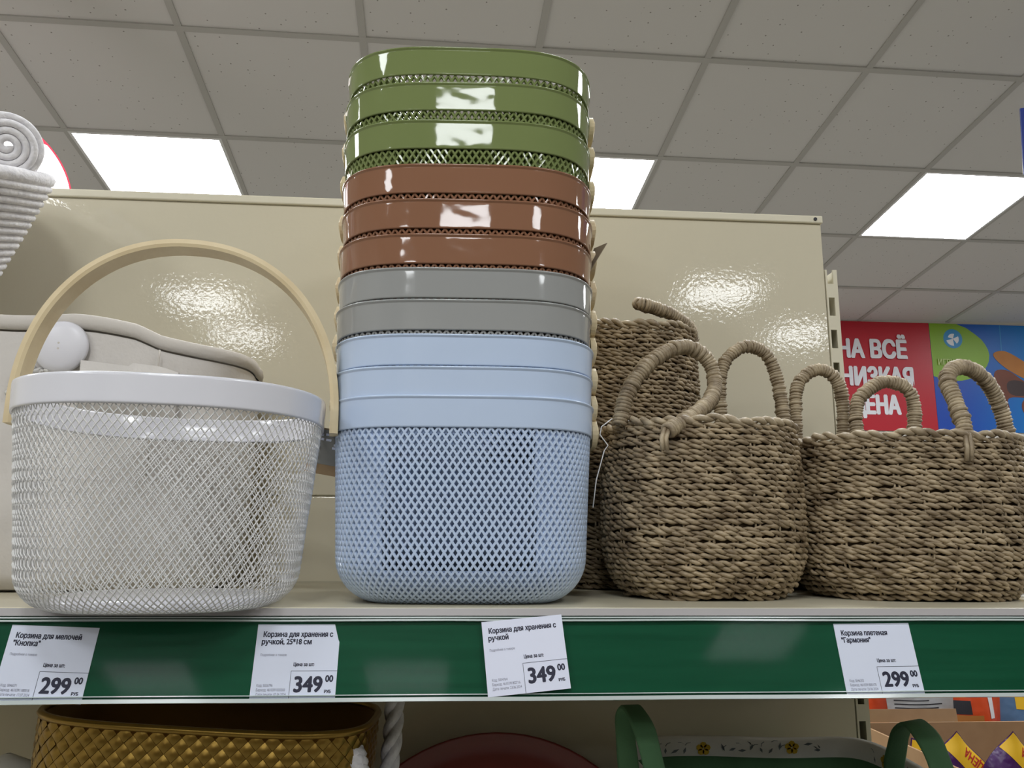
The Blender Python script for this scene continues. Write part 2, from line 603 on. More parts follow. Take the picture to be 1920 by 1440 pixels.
# slotted post
PZ = 1.842
pb = MB()
pb.box2((XP + 0.001, YB - 0.001, 0.0), (XP + 0.0035, YB + 0.002, PZ))
pb.box2((XP + 0.0125, YB - 0.001, 0.0), (XP + 0.0185, YB + 0.002, PZ))
z = PZ - 0.0215
while z > 0.15:
    pb.box2((XP + 0.0035, YB - 0.001, z - 0.021), (XP + 0.0125, YB + 0.002, z))
    z -= 0.0485
pb.box2((XP + 0.0165, YB + 0.002, 0.0), (XP + 0.0185, YB + 0.04, PZ))
pb.box2((XP + 0.001, YB + 0.002, 0.0), (XP + 0.003, YB + 0.04, PZ))
pb.box2((XP + 0.003, YB + 0.038, 0.0), (XP + 0.0165, YB + 0.04, PZ))
U(pb.build('slotted_post', 'cream_edge'))
# shelf board, with a turned lip
SX0, SX1 = -1.15, 0.66
sb = MB().box2((SX0, YF, ZS - 0.004), (SX1, YB - 0.0005, ZS))
sb.box2((SX0, YF, ZS - 0.03), (SX1, YF + 0.003, ZS - 0.004))
sb.box2((SX0, YB - 0.004, ZS), (SX1, YB - 0.0005, ZS + 0.0022))
shelf = U(sb.build('shelf_board', 'shelf_top'))
U(MB().tube([(SX0, YF, ZS - 0.0018), (SX1, YF, ZS - 0.0018)], 0.0022, 8).build('shelf_lip', 'cream_edge', smooth=True))
for zz, yy, nm in ((0.80, 0.66, 'shelf_board'), (0.45, 0.66, 'shelf_board')):
    b = MB().box2((XL, yy, zz - 0.03), (XP, YB - 0.0005, zz))
    U(bevel(b.build(nm, 'shelf_top'), 0.002))
bs = MB().box2((XL, 0.6, 0.0), (XP, YB + 0.03, 0.14))
U(bs.build('plinth', 'cream_edge'))

# price rail: leans back, open channel
PHI = math.radians(15.5)
RT = Vector((0.0515, 0.692, 1.3838))
RN = Vector((0, -math.cos(PHI), math.sin(PHI)))     # out of the rail face
RD = Vector((0, -math.sin(PHI), -math.cos(PHI)))    # down the rail face


def rail_pt(x, down, out):
    p = RT + RD * down + RN * out
    return Vector((x, p.y, p.z))


def rail_prism(x0, x1, d0, d1, o0, o1, bow=0.0):
    b = MB()
    n = 24
    A = []
    for i in range(n + 1):
        x = x0 + (x1 - x0) * i / n
        k = bow * math.sin(i * 1.9)
        A.append([rail_pt(x, d0 + k, o0), rail_pt(x, d1 + k, o0), rail_pt(x, d1 + k, o1), rail_pt(x, d0 + k, o1)])
    return b.grid(np.array([[tuple(p) for p in q] for q in A]), cv=True)


RX = (-1.1, 0.548)
U(rail_prism(*RX, -0.0085, 0.062, -0.004, -0.0015).build('price_rail', 'green_strip'))
U(rail_prism(*RX, -0.0095, -0.0035, -0.0012, 0.0014).build('rail_top_edge', 'rail_grey'))
U(rail_prism(*RX, -0.0026, -0.0015, -0.001, 0.0012, 0.0001).build('rail_lip', 'rail_lip'))
U(rail_prism(*RX, -0.0004, 0.0010, -0.001, 0.0022, 0.0003).build('rail_lip', 'rail_lip'))
U(rail_prism(*RX, 0.0575, 0.0582, -0.001, 0.0016, 0.0001).build('rail_lip', 'rail_lip'))
U(rail_prism(*RX, 0.0600, 0.0630, -0.002, 0.0030, 0.0002).build('rail_lip', 'rail_lip'))
U(rail_prism(*RX, 0.0, 0.0610, 0.0018, 0.0021).build('clear_cover', 'clear'))
U(rail_prism(0.5505, 0.66, -0.0085, 0.063, -0.004, -0.0012).build('price_rail', 'green_strip'))
U(rail_prism(0.5505, 0.66, -0.001, 0.0012, -0.001, 0.0022).build('rail_lip', 'rail_lip'))


# unseen shelving added behind the photographer to block light bouncing under the shelf
op = thing('opposite_light_blocker', 'unseen cream shelving added across the aisle to block bounced light', 'shelf', (0, -1.35, 0))
MB().box2((-2.4, -0.42, 0.14), (2.4, -0.40, 1.62)).build('back_panel', 'card', op)
for zz in (0.14, 0.5, 0.86, 1.22, 1.58):
    MB().box2((-2.4, -0.40, zz - 0.03), (2.4, 0.0, zz)).build('shelf_board', 'shelf_top', op)
    MB().box2((-2.4, 0.0, zz - 0.05), (2.4, 0.004, zz)).build('price_rail', 'green_strip', op)
for x in (-2.4, -1.2, 0.0, 1.2, 2.4):
    MB().box2((x - 0.015, -0.42, 0.0), (x + 0.015, -0.38, 1.66)).build('slotted_post', 'cream_edge', op)

# ------------------------------------------------------------------ price tags
def price_tag(label, x, top, rot, w, h, title, widths, price, code, cut=False, more=True, out=0.0):
    t = thing('price_tag', label, 'price tag', group='price tags in the rail')
    # tag frame: origin top left, X right, Y up the rail, Z out
    ax = Vector((1, 0, 0)); ay = -RD; az = RN
    M0 = Matrix((ax, ay, az)).transposed().to_4x4()
    M0.translation = rail_pt(x, top, -0.0012 + out)
    t.matrix_world = M0 @ Matrix.Rotation(rot, 4, 'Z')
    pts = [(0, 0), (w, 0), (w, -h), (0, -h)]
    if cut:
        pts = [(0, 0), (w * 0.93, 0), (w * 0.985, -0.012), (w, -0.014), (w, -h), (0, -h)]
    b = MB().poly([(p[0], p[1], 0) for p in reversed(pts)], (0, 0, -0.0003))
    b.build('paper', 'paper', t)
    q = MB()

    def put(body, px, py, size, bold=0.0, xs=0.78, line=0.92, dst=None):
        V, F = text_geo(body, size, bold, xs, line=line)
        (dst or q).add([(v[0] + px, v[1] + py, 0.00012) for v in V], F)

    def fit(body, x0, x1, y0, y1, bold):
        V, F = fit_text(body, x0, x1, y0, y1, bold)
        q.add([(v[0], v[1], 0.00012 + v[2]) for v in V], F)

    for k, (ln, wd) in enumerate(zip(title.split('\n'), widths)):
        fit(ln, 0.0052 - 0.0008 * k, 0.0052 - 0.0008 * k + wd * w, -0.0100 - 0.0058 * k, -0.0054 - 0.0058 * k, 0.00022)
    fit('Цена за шт:', w * 0.475, w * 0.475 + 0.0165, -h + 0.0265, -h + 0.0296, 0.00014)
    fit(price, w * 0.50, w * 0.84, -h + 0.0068, -h + 0.0198, 0.00065)
    fit('00', w * 0.865, w * 0.962, -h + 0.0145, -h + 0.0200, 0.0003)
    fit('РУБ', w * 0.865, w * 0.945, -h + 0.0062, -h + 0.0088, 0.00016)
    q.build('printed_text', 'ink', t)
    g = MB()
    put(code, 0.0042, -h + 0.0112, 0.0030, 0.0, 0.72, 1.12, dst=g)
    g.build('small_print', 'ink_grey', t)
    if more:
        g = MB()
        put('Подробнее о товаре:', 0.0045, -h + 0.0345, 0.0026, 0.0, 0.80, dst=g)
        g.build('product_note', 'ink_grey', t)
    f = MB()
    x0 = w * 0.455
    f.box((x0, -h + 0.0115, 0.0001), (0.0003, 0.023, 0.0001))
    f.box(((x0 + w) / 2, -h + 0.023, 0.0001), (w - x0, 0.0003, 0.0001))
    f.build('price_box', 'ink', t)
    return t


price_tag('leftmost price tag reading 299 for the small-things basket, on the green rail', -0.349, 0.0030, math.radians(-2.2), 0.068, 0.0575,
          'Корзина для мелочей\n"Кнопка"', (0.75, 0.31), '299', 'Код: 5046071\nБаркод: 4610391180018\nДата печати: 17.07.2024')
price_tag('price tag reading 349 with a clipped corner, below the white mesh basket', -0.1562, 0.0030, math.radians(0.0), 0.0665, 0.0592,
          'Корзина для хранения с\nручкой, 25*18 см', (0.84, 0.60), '349', 'Код: 5026796\nБаркод: 4610391020260\nДата печати: 07.06.2024', cut=True)
price_tag('crooked price tag reading 349 below the tall basket stack', 0.0258, 0.0022, math.radians(5.4), 0.0672, 0.0585,
          'Корзина для хранения с\nручкой', (0.84, 0.25), '349', 'Код: 5054764\nБаркод: 4610391802716\nДата печати: 23.06.2024', out=0.0045)
price_tag('rightmost price tag reading 299 for the woven basket', 0.3285, 0.0030, math.radians(0.6), 0.0672, 0.0585,
          'Корзина плетеная\n"Гармония"', (0.61, 0.385), '299', 'Код: 5046202\nБаркод: 4610391800170\nДата печати: 23.06.2024', more=False)


# ------------------------------------------------------------------ white wire-mesh basket with wooden handle
def wire_basket():
    A_, B_, N_ = 0.1257, 0.1233, 2.45
    H1, H2 = 0.155, 0.177          # rim bottom / rim top
    FR = 0.031
    SB = 0.872
    t = thing('wire_mesh_basket', 'white wire-mesh basket with glossy rim and upright bent-wood handle', 'basket',
              (-0.243, 0.724, ZS), math.radians(8.1))
    lp = Loop(A_, B_, N_)

    def prof(v):
        """v 0..1 from the foot circle up to the rim: (scale, offset, z)"""
        v = np.asarray(v, float)
        arc = FR * PI / 2
        tot = arc + (H1 - FR)
        s = v * tot
        ph = np.clip(s / FR, 0, PI / 2)
        inarc = s < arc
        zz = np.where(inarc, FR * (1 - np.cos(ph)), FR + (s - arc))
        off = np.where(inarc, -FR * (1 - np.sin(ph)), 0.0)
        k = np.clip((zz - FR) / (H1 - FR), 0, 1)
        sc = SB + (0.975 - SB) * k
        return sc, off, zz

    def pos(u, v, out=0.0):
        sc, off, zz = prof(v)
        p, n = lp.at(u)
        p = p * sc[..., None] + n * (off + out)[..., None]
        return np.concatenate([p, zz[..., None]], -1)

    NW, ROWS = 128, 21.0
    b = MB()
    st = 40
    vv = np.linspace(0, 1, st)
    for fam in (1, -1):
        for i in range(NW):
            u = (i + fam * vv * ROWS) / NW
            P = pos(u, vv + 0 * u, 0.0006 * np.cos(2 * PI * vv * ROWS) * fam)
            _, nn = lp.at(u)
            ref = np.concatenate([nn, np.zeros((st, 1))], 1)
            b.tube(P, 0.00056, 4, ref=ref, caps=False)
    b.build('wire_mesh', 'white_wire', t, smooth=True)
    # rim band
    u = np.arange(160) / 160
    A = []
    for sc, zz in ((0.972, H1), (0.992, H1 - 0.0015), (0.9950, H1 + 0.0006), (0.9953, H1 + 0.002), (0.9958, H1 + 0.005), (0.9990, H2 - 0.006), (0.9996, H2 - 0.003), (1.0, H2 - 0.0018), (0.999, H2), (0.992, H2 + 0.0006), (0.985, H2 - 0.001), (0.975, H1)):
        p, _ = lp.at(u)
        A.append(np.concatenate([p * sc, np.full((160, 1), zz)], 1))
    b = MB().grid(np.array(A), cv=True)
    b.build('rim', 'white_gloss', t, smooth=True)
    # foot and raised base plate
    b = MB()
    pr = [(0.0, 0.010), (0.62, 0.010), (0.66, 0.0085), (0.68, 0.004), (0.665, 0.0), (0.60, 0.0), (0.0, 0.002)]
    A = []
    for sc, zz in pr:
        p, _ = lp.at(u)
        A.append(np.concatenate([p * max(sc, 0.001), np.full((160, 1), zz)], 1))
    b.grid(np.array(A), cv=True)
    b.build('base_plate', 'white_gloss', t, smooth=True)
    # bent wood handle: flat strip in the plane of local X
    hb = MB()
    n = 72
    hw, th = 0.0125, 0.0075
    R_x, R_z = 0.1335, 0.1555
    A = []
    for i in range(n):
        a = -0.09 + (PI + 0.18) * i / (n - 1)
        if a < 0:
            cx, cz = R_x, H2 - 0.012 + 0.16 * a
            tx, tz = 1, 0
        elif a > PI:
            cx, cz = -R_x, H2 - 0.012 + 0.16 * (PI - a)
            tx, tz = -1, 0
        else:
            e = 2.15
            cx = R_x * math.copysign(abs(math.cos(a)) ** (2 / e), math.cos(a))
            cz = H2 - 0.012 + R_z * math.sin(a) ** (2 / e)
            tx, tz = math.cos(a) / R_x, math.sin(a) / R_z
            l = math.hypot(tx, tz); tx /= l; tz /= l
        ring = []
        for (k, y) in ((-1, -1), (-0.2, -1.06), (1, -0.94), (1.15, 0), (1, 0.94), (-0.2, 1.06), (-1, 1), (-1.0, 0)):
            ring.append((cx + tx * k * th / 2, y * hw, cz + tz * k * th / 2))
        A.append(ring)
    hb.grid(np.array(A), cv=True)
    hb.f.append(tuple(range(8)))
    hb.f.append(tuple(range((n - 1) * 8, n * 8)))
    hb.build('handle', 'wood', t, smooth=False)
    for s in (-1, 1):
        rv = MB().lathe([(0.0, 0.0025), (0.003, 0.0015), (0.004, 0)], 12).build('rivet', 'rivet', t, smooth=True)
        rv.matrix_local = Matrix.Translation((s * (R_x + 0.003), 0, H2 - 0.012)) @ Matrix.Rotation(s * PI / 2, 4, 'Y')
    # hang tag on the right
    g = MB().box((0, 0, -0.022), (0.030, 0.0006, 0.044)).build('hang_tag', 'tag_brown', t, label='brown card hang tag with grey print')
    g.matrix_local = Matrix.Translation((0.130, 0.030, 0.160)) @ Matrix.Rotation(math.radians(9), 4, 'Y')
    d = MB().box((0, 0, 0), (0.029, 0.0004, 0.033)).build('tag_picture', 'tag_print', g)
    d.location = (0, -0.0005, -0.018)
    d = MB()
    for (x, zz) in ((-0.007, 0), (0, 0.001), (-0.006, -0.004), (0.001, -0.004), (0.009, -0.008), (0.008, -0.011)):
        d.box((x, 0, zz), (0.005, 0.0003, 0.0022))
    d = d.build('tag_lettering', 'paper', g)
    d.location = (0, -0.0008, -0.007)
    MB().tube([(0.129, 0.02, 0.166), (0.131, 0.025, 0.172), (0.133, 0.03, 0.166), (0.132, 0.03, 0.160)], 0.0004, 4).build('tag_string', 'white_wire', t)
    return t


wire_basket()


# ------------------------------------------------------------------ nested stack of plastic baskets
def plastic_basket_meshes(low=0.938, D=0.0030, nested=False):
    A_, B_, N_ = 0.128, 0.1316, 3.6
    H1, H2 = 0.154, 0.182
    FR = 0.042
    lp = Loop(A_, B_, N_)

    def prof(v):
        v = np.asarray(v, float)
        arc = FR * PI / 2
        tot = arc + (H1 - FR)
        s = v * tot
        ph = np.clip(s / FR, 0, PI / 2)
        ina = s < arc
        zz = np.where(ina, FR * (1 - np.cos(ph)), FR + (s - arc))
        off = np.where(ina, -FR * (1 - np.sin(ph)), 0.0)
        k = np.clip((zz - FR) / (H1 - FR), 0, 1)
        return low + (0.978 - low) * k, off, zz

    def pos(u, v, out=0.0):
        sc, off, zz = prof(v)
        p, n = lp.at(u)
        p = p * sc[..., None] + n * (off + out)[..., None]
        return np.concatenate([p, zz[..., None]], -1), n

    NW, ROWS = 132, 18.0
    b = MB()
    st = 37
    vv = np.linspace(0.66 if nested else 0.0, 1, st)
    for fam in (1, -1):
        for i in range(NW):
            u = (i + fam * vv * ROWS) / NW
            P, nn = pos(u, vv)
            T = np.gradient(P, axis=0); T /= np.linalg.norm(T, axis=1)[:, None]
            n3 = np.concatenate([nn, np.zeros((st, 1))], 1)
            s = np.cross(T, n3); s /= np.linalg.norm(s, axis=1)[:, None]
            n3 = np.cross(s, T)
            hw = 0.0012
            # bar section: rounded outside, wide inside
            A = np.stack([P - s * hw * 0.7, P + s * hw * 0.7, P + s * hw - n3 * D * 0.35, P + s * hw * 1.1 - n3 * D, P - s * hw * 1.1 - n3 * D, P - s * hw - n3 * D * 0.35], 1)
            b.grid(A, cv=True)
    lattice = b.data('lattice_wall', None, smooth=False)
    # closed inner skin at the corners
    b = MB()
    U_, V_ = 230, 14
    vs = np.linspace(0.0, 0.985, V_)
    G = np.zeros((U_, V_, 3))
    for j in range(V_):
        G[:, j] = pos(np.arange(U_) / U_, np.full(U_, vs[j]), -D)[0]
    F = []
    for i in range(U_):
        for j in range(V_ - 1):
            i2 = (i + 1) % U_
            c = (G[i, j] + G[i2, j + 1]) / 2
            if (abs(c[0]) < 0.066 or abs(c[1]) < 0.066) and vs[j] > (0.66 if nested else 0.24):
                continue
            F.append((i * V_ + j, i2 * V_ + j, i2 * V_ + j + 1, i * V_ + j + 1))
    b.add(G.reshape(-1, 3), F)
    skin = b.data('corner_skin', None, smooth=True)
    # rim band
    u = np.arange(200) / 200
    A = []
    for off, zz in ((-0.0045, H1 + 0.001), (-0.0022, H1 - 0.0004), (-0.0014, H1 + 0.0004), (-0.00135, H1 + 0.0012), (-0.0013, H1 + 0.003), (-0.0004, H2 - 0.0055), (-0.00033, H2 - 0.0034), (-0.0003, H2 - 0.0024), (0.0008, H2 - 0.0016), (0.0010, H2 - 0.0006), (0.0002, H2 + 0.0002), (-0.0016, H2), (-0.0022, H2 - 0.002), (-0.0045, H1 + 0.001)):
        p, _ = lp.at(u, np.full(200, off))
        A.append(np.concatenate([p, np.full((200, 1), zz)], 1))
    rim = MB().grid(np.array(A), cv=True).data('rim', None, smooth=True)
    # base
    A = []
    p0, n0 = pos(u, np.zeros(200))
    p0 = p0[:, :2]
    for k, zz in ((0.0005, 0.0035), (0.97, 0.0035), (1.0, 0.0025), (1.01, 0.0008), (0.98, 0.0), (0.0005, 0.0008)):
        A.append(np.concatenate([p0 * k, np.full((200, 1), zz)], 1))
    base = MB().grid(np.array(A), cv=True).data('base', None, smooth=True)
    # wooden handle folded flat round the back, with rounded ends on the two sides
    n = 60
    hh, th = 0.0140, 0.0062
    ee = 0.028 * (1 - np.cos(np.linspace(0, PI / 2, 10)))
    uu = np.concatenate([-0.028 + ee, np.linspace(0.01, 0.49, n - 20), 0.528 - ee[::-1]])
    A = []
    for i in range(n):
        p, nn = lp.at(np.array([uu[i]]), np.array([0.0022]))
        p, nn = p[0], nn[0]
        e = min(i, n - 1 - i)
        hgt = hh * max(0.15, math.sqrt(1 - (1 - min(1.0, (ee[e] / 0.0145 if e < 10 else 1.0))) ** 2))
        zc = H1 + 0.010
        A.append([(*(p), zc - hgt), (*(p + nn * th * 0.8), zc - hgt), (*(p + nn * th), zc - hgt * 0.6), (*(p + nn * th), zc + hgt * 0.6), (*(p + nn * th * 0.8), zc + hgt), (*p, zc + hgt)])
    hb = MB().grid(np.array(A), cv=True)
    hb.f.append(tuple(range(6)))
    hb.f.append(tuple(range((n - 1) * 6, n * 6)))
    handle = hb.data('handle', 'wood')
    rb = MB().lathe([(0.0, 0.0022), (0.0022, 0.0018), (0.0034, 0)], 12)
    rivet = rb.data('rivet', 'rivet', smooth=True)
    side = lp.at(np.array([0.0, 0.5]), np.array([0.0084, 0.0084]))[0]
    return dict(lattice=lattice, skin=skin, rim=rim, base=base, handle=handle, rivet=rivet, side=side, zc=H1 + 0.010)


PM = plastic_basket_meshes()
PM2 = plastic_basket_meshes(0.875, 0.0022, True)   # inside the stack the walls draw in
RIMS = [1.5744, 1.6011, 1.6305, 1.6629, 1.6927, 1.7251, 1.7591, 1.7937, 1.8382, 1.8771, 1.9138]
KINDS = ['p_blue'] * 3 + ['p_grey'] * 2 + ['p_terra'] * 3 + ['p_green'] * 3
STACK_LABELS = [
    'bottom pale blue lattice basket carrying the whole stack, its full body visible',
    'pale blue basket, middle one of the three blue rims in the stack',
    'pale blue basket, topmost blue rim in the stack, under the grey ones',
    'lower of the two grey baskets in the stack',
    'upper of the two grey baskets in the stack, under the terracotta ones',
    'terracotta basket, lowest of three, resting on the grey rims, with card tag',
    'terracotta basket, middle of the three terracotta rims in the stack',
    'terracotta basket, topmost of three, directly under the green ones',
    'olive green basket, lowest of three, with two rows of lattice showing',
    'olive green basket, middle of the three green rims in the stack',
    'olive green basket at the very top of the stack']
for i, (zt, kd, lb) in enumerate(zip(RIMS, KINDS, STACK_LABELS)):
    k = i / 10.0
    t = thing('plastic_basket', lb, 'basket', (0.0114 + rnd.uniform(-0.0006, 0.0006), 0.8295 - 0.0035 * k, zt - 0.182 if i else ZS),
              math.radians(-2.42) + (rnd.uniform(-0.012, 0.012) if i else 0), 'stack of nested plastic baskets')
    for nm, key in (('lattice_wall', 'lattice'), ('corner_skin', 'skin'), ('rim', 'rim'), ('base', 'base')):
        me = (PM2 if i else PM)[key]
        if not me.materials:
            me.materials.append(MT['p_blue'])
        o = bpy.data.objects.new(nm, me)
        COL.objects.link(o)
        o.parent = t
        o.material_slots[0].link = 'OBJECT'
        o.material_slots[0].material = MT[kd]
    h = bpy.data.objects.new('handle', PM['handle'])
    COL.objects.link(h)
    h.parent = t
    h['label'] = 'pale wooden handle folded down'
    for s in (0, 1):
        rv = bpy.data.objects.new('rivet', PM['rivet'])
        COL.objects.link(rv)
        rv.parent = h
        rv.matrix_local = Matrix.Translation((PM['side'][s][0], PM['side'][s][1], PM['zc'])) @ Matrix.Rotation((PI / 2, -PI / 2)[s], 4, 'Y')
    if i == 5:
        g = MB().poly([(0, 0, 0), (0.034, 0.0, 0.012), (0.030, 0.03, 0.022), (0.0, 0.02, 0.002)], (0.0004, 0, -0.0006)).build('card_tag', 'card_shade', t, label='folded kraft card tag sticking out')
        g.matrix_local = Matrix.Translation((0.128, -0.035, 0.182)) @ Matrix.Rotation(math.radians(-40), 4, 'Y')


# ------------------------------------------------------------------ woven seagrass baskets
def wrapped_handle(path, r=0.0080, pitch=0.0072, sr=0.0040, seed=0):
    """a core rope closely wrapped with a strand along a smooth path of control points"""
    rg = np.random.default_rng(seed)
    C_ = np.asarray(path, float)
    # Catmull-Rom resample
    P = []
    E = np.vstack([2 * C_[0] - C_[1], C_, 2 * C_[-1] - C_[-2]])
    for i in range(1, len(E) - 2):
        for q in np.linspace(0, 1, 16, endpoint=False):
            a, b_, c, d = E[i - 1], E[i], E[i + 1], E[i + 2]
            P.append(0.5 * ((2 * b_) + (c - a) * q + (2 * a - 5 * b_ + 4 * c - d) * q * q + (3 * b_ - a - 3 * c + d) * q ** 3))
    P.append(C_[-1])
    P = np.array(P)
    s = np.concatenate([[0], np.cumsum(np.linalg.norm(np.diff(P, axis=0), axis=1))])
    L = s[-1]
    n = int(L / pitch * 12)
    ss = np.linspace(0, L, n)
    Q = np.stack([np.interp(ss, s, P[:, i]) for i in range(3)], 1)
    T = np.gradient(Q, axis=0); T /= np.linalg.norm(T, axis=1)[:, None]
    cur = np.cross(T[0], (0.3, 1, 0.2)); cur /= np.linalg.norm(cur)
    N = np.zeros_like(Q)
    for i in range(n):
        cur = cur - T[i] * (cur @ T[i]); cur /= np.linalg.norm(cur)
        N[i] = cur
    B = np.cross(T, N)
    jit = np.interp(ss, np.linspace(0, L, 40), rg.normal(0, 0.35, 40))
    a = 2 * PI * ss / pitch + jit
    rr = r - sr * 0.55 + np.interp(ss, np.linspace(0, L, 60), rg.normal(0, 0.0004, 60))
    b = MB()
    b.tube(Q[::6], r - sr * 0.8, 6)
    for h in (0.0, 0.48):
        W = Q + (rr + 0.0003 * math.cos(9 * h))[:, None] * (np.cos(a)[:, None] * N + np.sin(a)[:, None] * B) + T * (0.0012 * np.sin(a + 0.8) + h * pitch)[:, None]
        b.tube(W, sr * 0.62 * (1 + 0.18 * np.sin(np.arange(n) * 0.11 + jit * 3 + 7 * h)), 5, ref=T)
    return b


def twist_rope(b, u0, u1, lp, sc, z0, rr, sr, pitch, rg, closed=True, wav=0.0, out=0.0, step=0.0030, zfun=None):
    n = max(24, int(lp.L * sc * (u1 - u0) / step))
    u = u0 + (u1 - u0) * np.arange(n) / (n if closed else n - 1)
    s = u * lp.L * sc
    turns = max(1, round(lp.L * sc * (u1 - u0) / pitch))
    ph = rg.uniform(0, 2 * PI)
    kk = rg.integers(3, 9, 3)
    dz = sum(rg.normal(0, 0.0006) * np.sin(2 * PI * (k_ * (u - u0) / (u1 - u0)) + rg.uniform(0, 6)) for k_ in kk)
    m_ = round(lp.L * sc / 0.021)
    dr = wav * np.sin(2 * PI * m_ * u + ph * 2)
    for h in (0, PI):
        a = -2 * PI * turns * (u - u0) / (u1 - u0) + h + ph + 0.5 * np.sin(2 * PI * 5 * u + ph)
        p, nn = lp.at(u)
        p = p * sc + nn * (out + dr + rr * np.cos(a))[:, None]
        zz = z0 + dz + rr * 1.0 * np.sin(a) + (zfun(u) if zfun is not None else 0)
        P = np.concatenate([p, zz[:, None]], 1)
        w_ = sr * (1 + 0.40 * np.cos(a) + 0.14 * np.sin(2 * PI * 13 * u + ph) + 0.10 * np.sin(2 * PI * 31 * u + ph * 3))
        b.tube(P, w_, 5, closed=closed, ref=np.array([0, 0, 1.0]))


def seagrass_basket(label, loc, rz, a, b_, n_, h, handles, seed, bottom=0.80, fr=0.03, belly=0.02, rows=28, tilt=None, straps=()):
    rg = np.random.default_rng(seed)
    t = thing('seagrass_basket', label, 'basket', loc, rz, 'woven seagrass baskets')
    if tilt is not None:
        t.rotation_euler = (tilt[0], tilt[1], rz)
    lp = Loop(a, b_, n_)

    def sc_at(zz):
        if zz < fr:
            q = 1 - zz / fr
            base = bottom + (1 - bottom) * math.sqrt(max(0.0, 1 - q * q))
        else:
            base = 1.0
        k = zz / h
        return base * (1 + belly * math.sin(PI * min(1, k)) - 0.012 * k)

    pitch_z = h / rows
    # liner wall
    u = np.arange(72) / 72
    A = []
    for zz in np.linspace(0.001, h - 0.004, 14):
        p, nn = lp.at(u)
        p = p * sc_at(zz) - nn * 0.0042
        A.append(np.concatenate([p, np.full((72, 1), zz)], 1))
    p, nn = lp.at(u)
    A.insert(0, np.concatenate([p * 0.001, np.full((72, 1), 0.0015)], 1))
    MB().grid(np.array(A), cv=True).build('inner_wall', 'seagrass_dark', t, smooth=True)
    for r in range(rows):
        zz = (r + 0.5) * pitch_z
        bm = MB()
        twist_rope(bm, 0, 1, lp, sc_at(zz), zz, 0.00155, 0.00165, 0.0235, rg, wav=0.0011)
        bm.build('woven_row', 'seagrass', t, smooth=True)
    # upright stakes, showing between the rows
    sk = MB()
    for i in range(26):
        for d in (-0.0022, 0.0022):
            uu = (i + 0.5) / 26 + d / lp.L
            pts = []
            for zz in np.linspace(0.004, h, 18):
                p, nn = lp.at(np.array([uu]))
                p = p[0] * sc_at(zz) - nn[0] * 0.0008
                pts.append((p[0], p[1], zz))
            sk.tube(pts, 0.0014, 4)
    sk.build('stakes', 'seagrass_pale', t, smooth=True)
    # scalloped twisted border
    bm = MB()
    m_ = round(lp.L / 0.046)
    twist_rope(bm, 0, 1, lp, sc_at(h), h + 0.001, 0.0022, 0.0025, 0.028, rg, wav=0.0006,
               zfun=lambda u: 0.0028 * np.abs(np.sin(PI * m_ * u)))
    bm.build('border', 'seagrass_pale', t, smooth=True)
    for i, pth in enumerate(handles):
        wrapped_handle(pth, seed=seed * 10 + i).build('handle', 'seagrass_pale', t, smooth=True)
    for i, pth in enumerate(straps):
        s_ = MB()
        Q = np.array(pth)
        for d in (-0.0022, 0.0022):
            s_.tube(Q + np.array([d, 0, 0]), 0.0024, 6)
        s_.build('strap', 'seagrass_pale', t, smooth=True)
    return t


def loc_pts(c, pts):
    return [(p[0] - c[0], p[1] - c[1], p[2] - c[2]) for p in pts]


#HANDLES
G1 = (0.2635, 0.845, ZS + 0.001)
G2 = (0.4890, 0.842, ZS + 0.001)
seagrass_basket('tall seagrass basket at the front beside the plastic stack, with two loop handles', G1, math.radians(4), 0.100, 0.086, 2.3, 0.170,
                [loc_pts(G1, [(0.1631, 0.8000, 1.5637), (0.1714, 0.8000, 1.5943), (0.1923, 0.8050, 1.6250), (0.2240, 0.8150, 1.6481), (0.2503, 0.8250, 1.6546), (0.2713, 0.8280, 1.6422), (0.2760, 0.8220, 1.6176), (0.2604, 0.8000, 1.5921), (0.2307, 0.7780, 1.5715), (0.2016, 0.7620, 1.5549)]),
                 loc_pts(G1, [(0.3264, 0.925, 1.556), (0.3246, 0.925, 1.6290), (0.3342, 0.925, 1.6654), (0.3603, 0.925, 1.6840), (0.3866, 0.925, 1.6753), (0.3979, 0.922, 1.6424), (0.3990, 0.912, 1.585), (0.355, 0.90, 1.56)][:7])],
                21, bottom=0.70, fr=0.060, belly=0.03, rows=31,
                straps=[loc_pts(G1, [(0.2106, 0.7750, 1.5610), (0.1990, 0.7600, 1.5556), (0.1943, 0.7550, 1.5466), (0.1950, 0.7550, 1.5347)])])
seagrass_basket('wide seagrass basket at the right end of the shelf, in front of the signs', G2, math.radians(-2), 0.118, 0.090, 2.25, 0.159,
                [loc_pts(G2, [(0.4814, 0.925, 1.550), (0.4839, 0.925, 1.6112), (0.5010, 0.925, 1.6326), (0.5221, 0.925, 1.6423), (0.5465, 0.925, 1.6348), (0.5551, 0.925, 1.6105), (0.5457, 0.920, 1.550)]),
                 loc_pts(G2, [(0.5077, 0.7550, 1.5366), (0.5120, 0.7600, 1.5613), (0.5120, 0.7700, 1.5901), (0.5117, 0.7800, 1.6142), (0.5214, 0.7850, 1.6274), (0.5392, 0.7900, 1.6311), (0.5644, 0.8000, 1.6210), (0.5844, 0.8100, 1.5941), (0.5953, 0.8150, 1.550)])],
                22, bottom=0.74, fr=0.052, belly=0.03, rows=29,
                straps=[loc_pts(G2, [(0.5100, 0.7570, 1.5608), (0.5085, 0.7500, 1.5521), (0.5066, 0.7460, 1.5413), (0.5051, 0.7460, 1.5280)])])
G3 = (0.468, 1.005, ZS + 0.001)
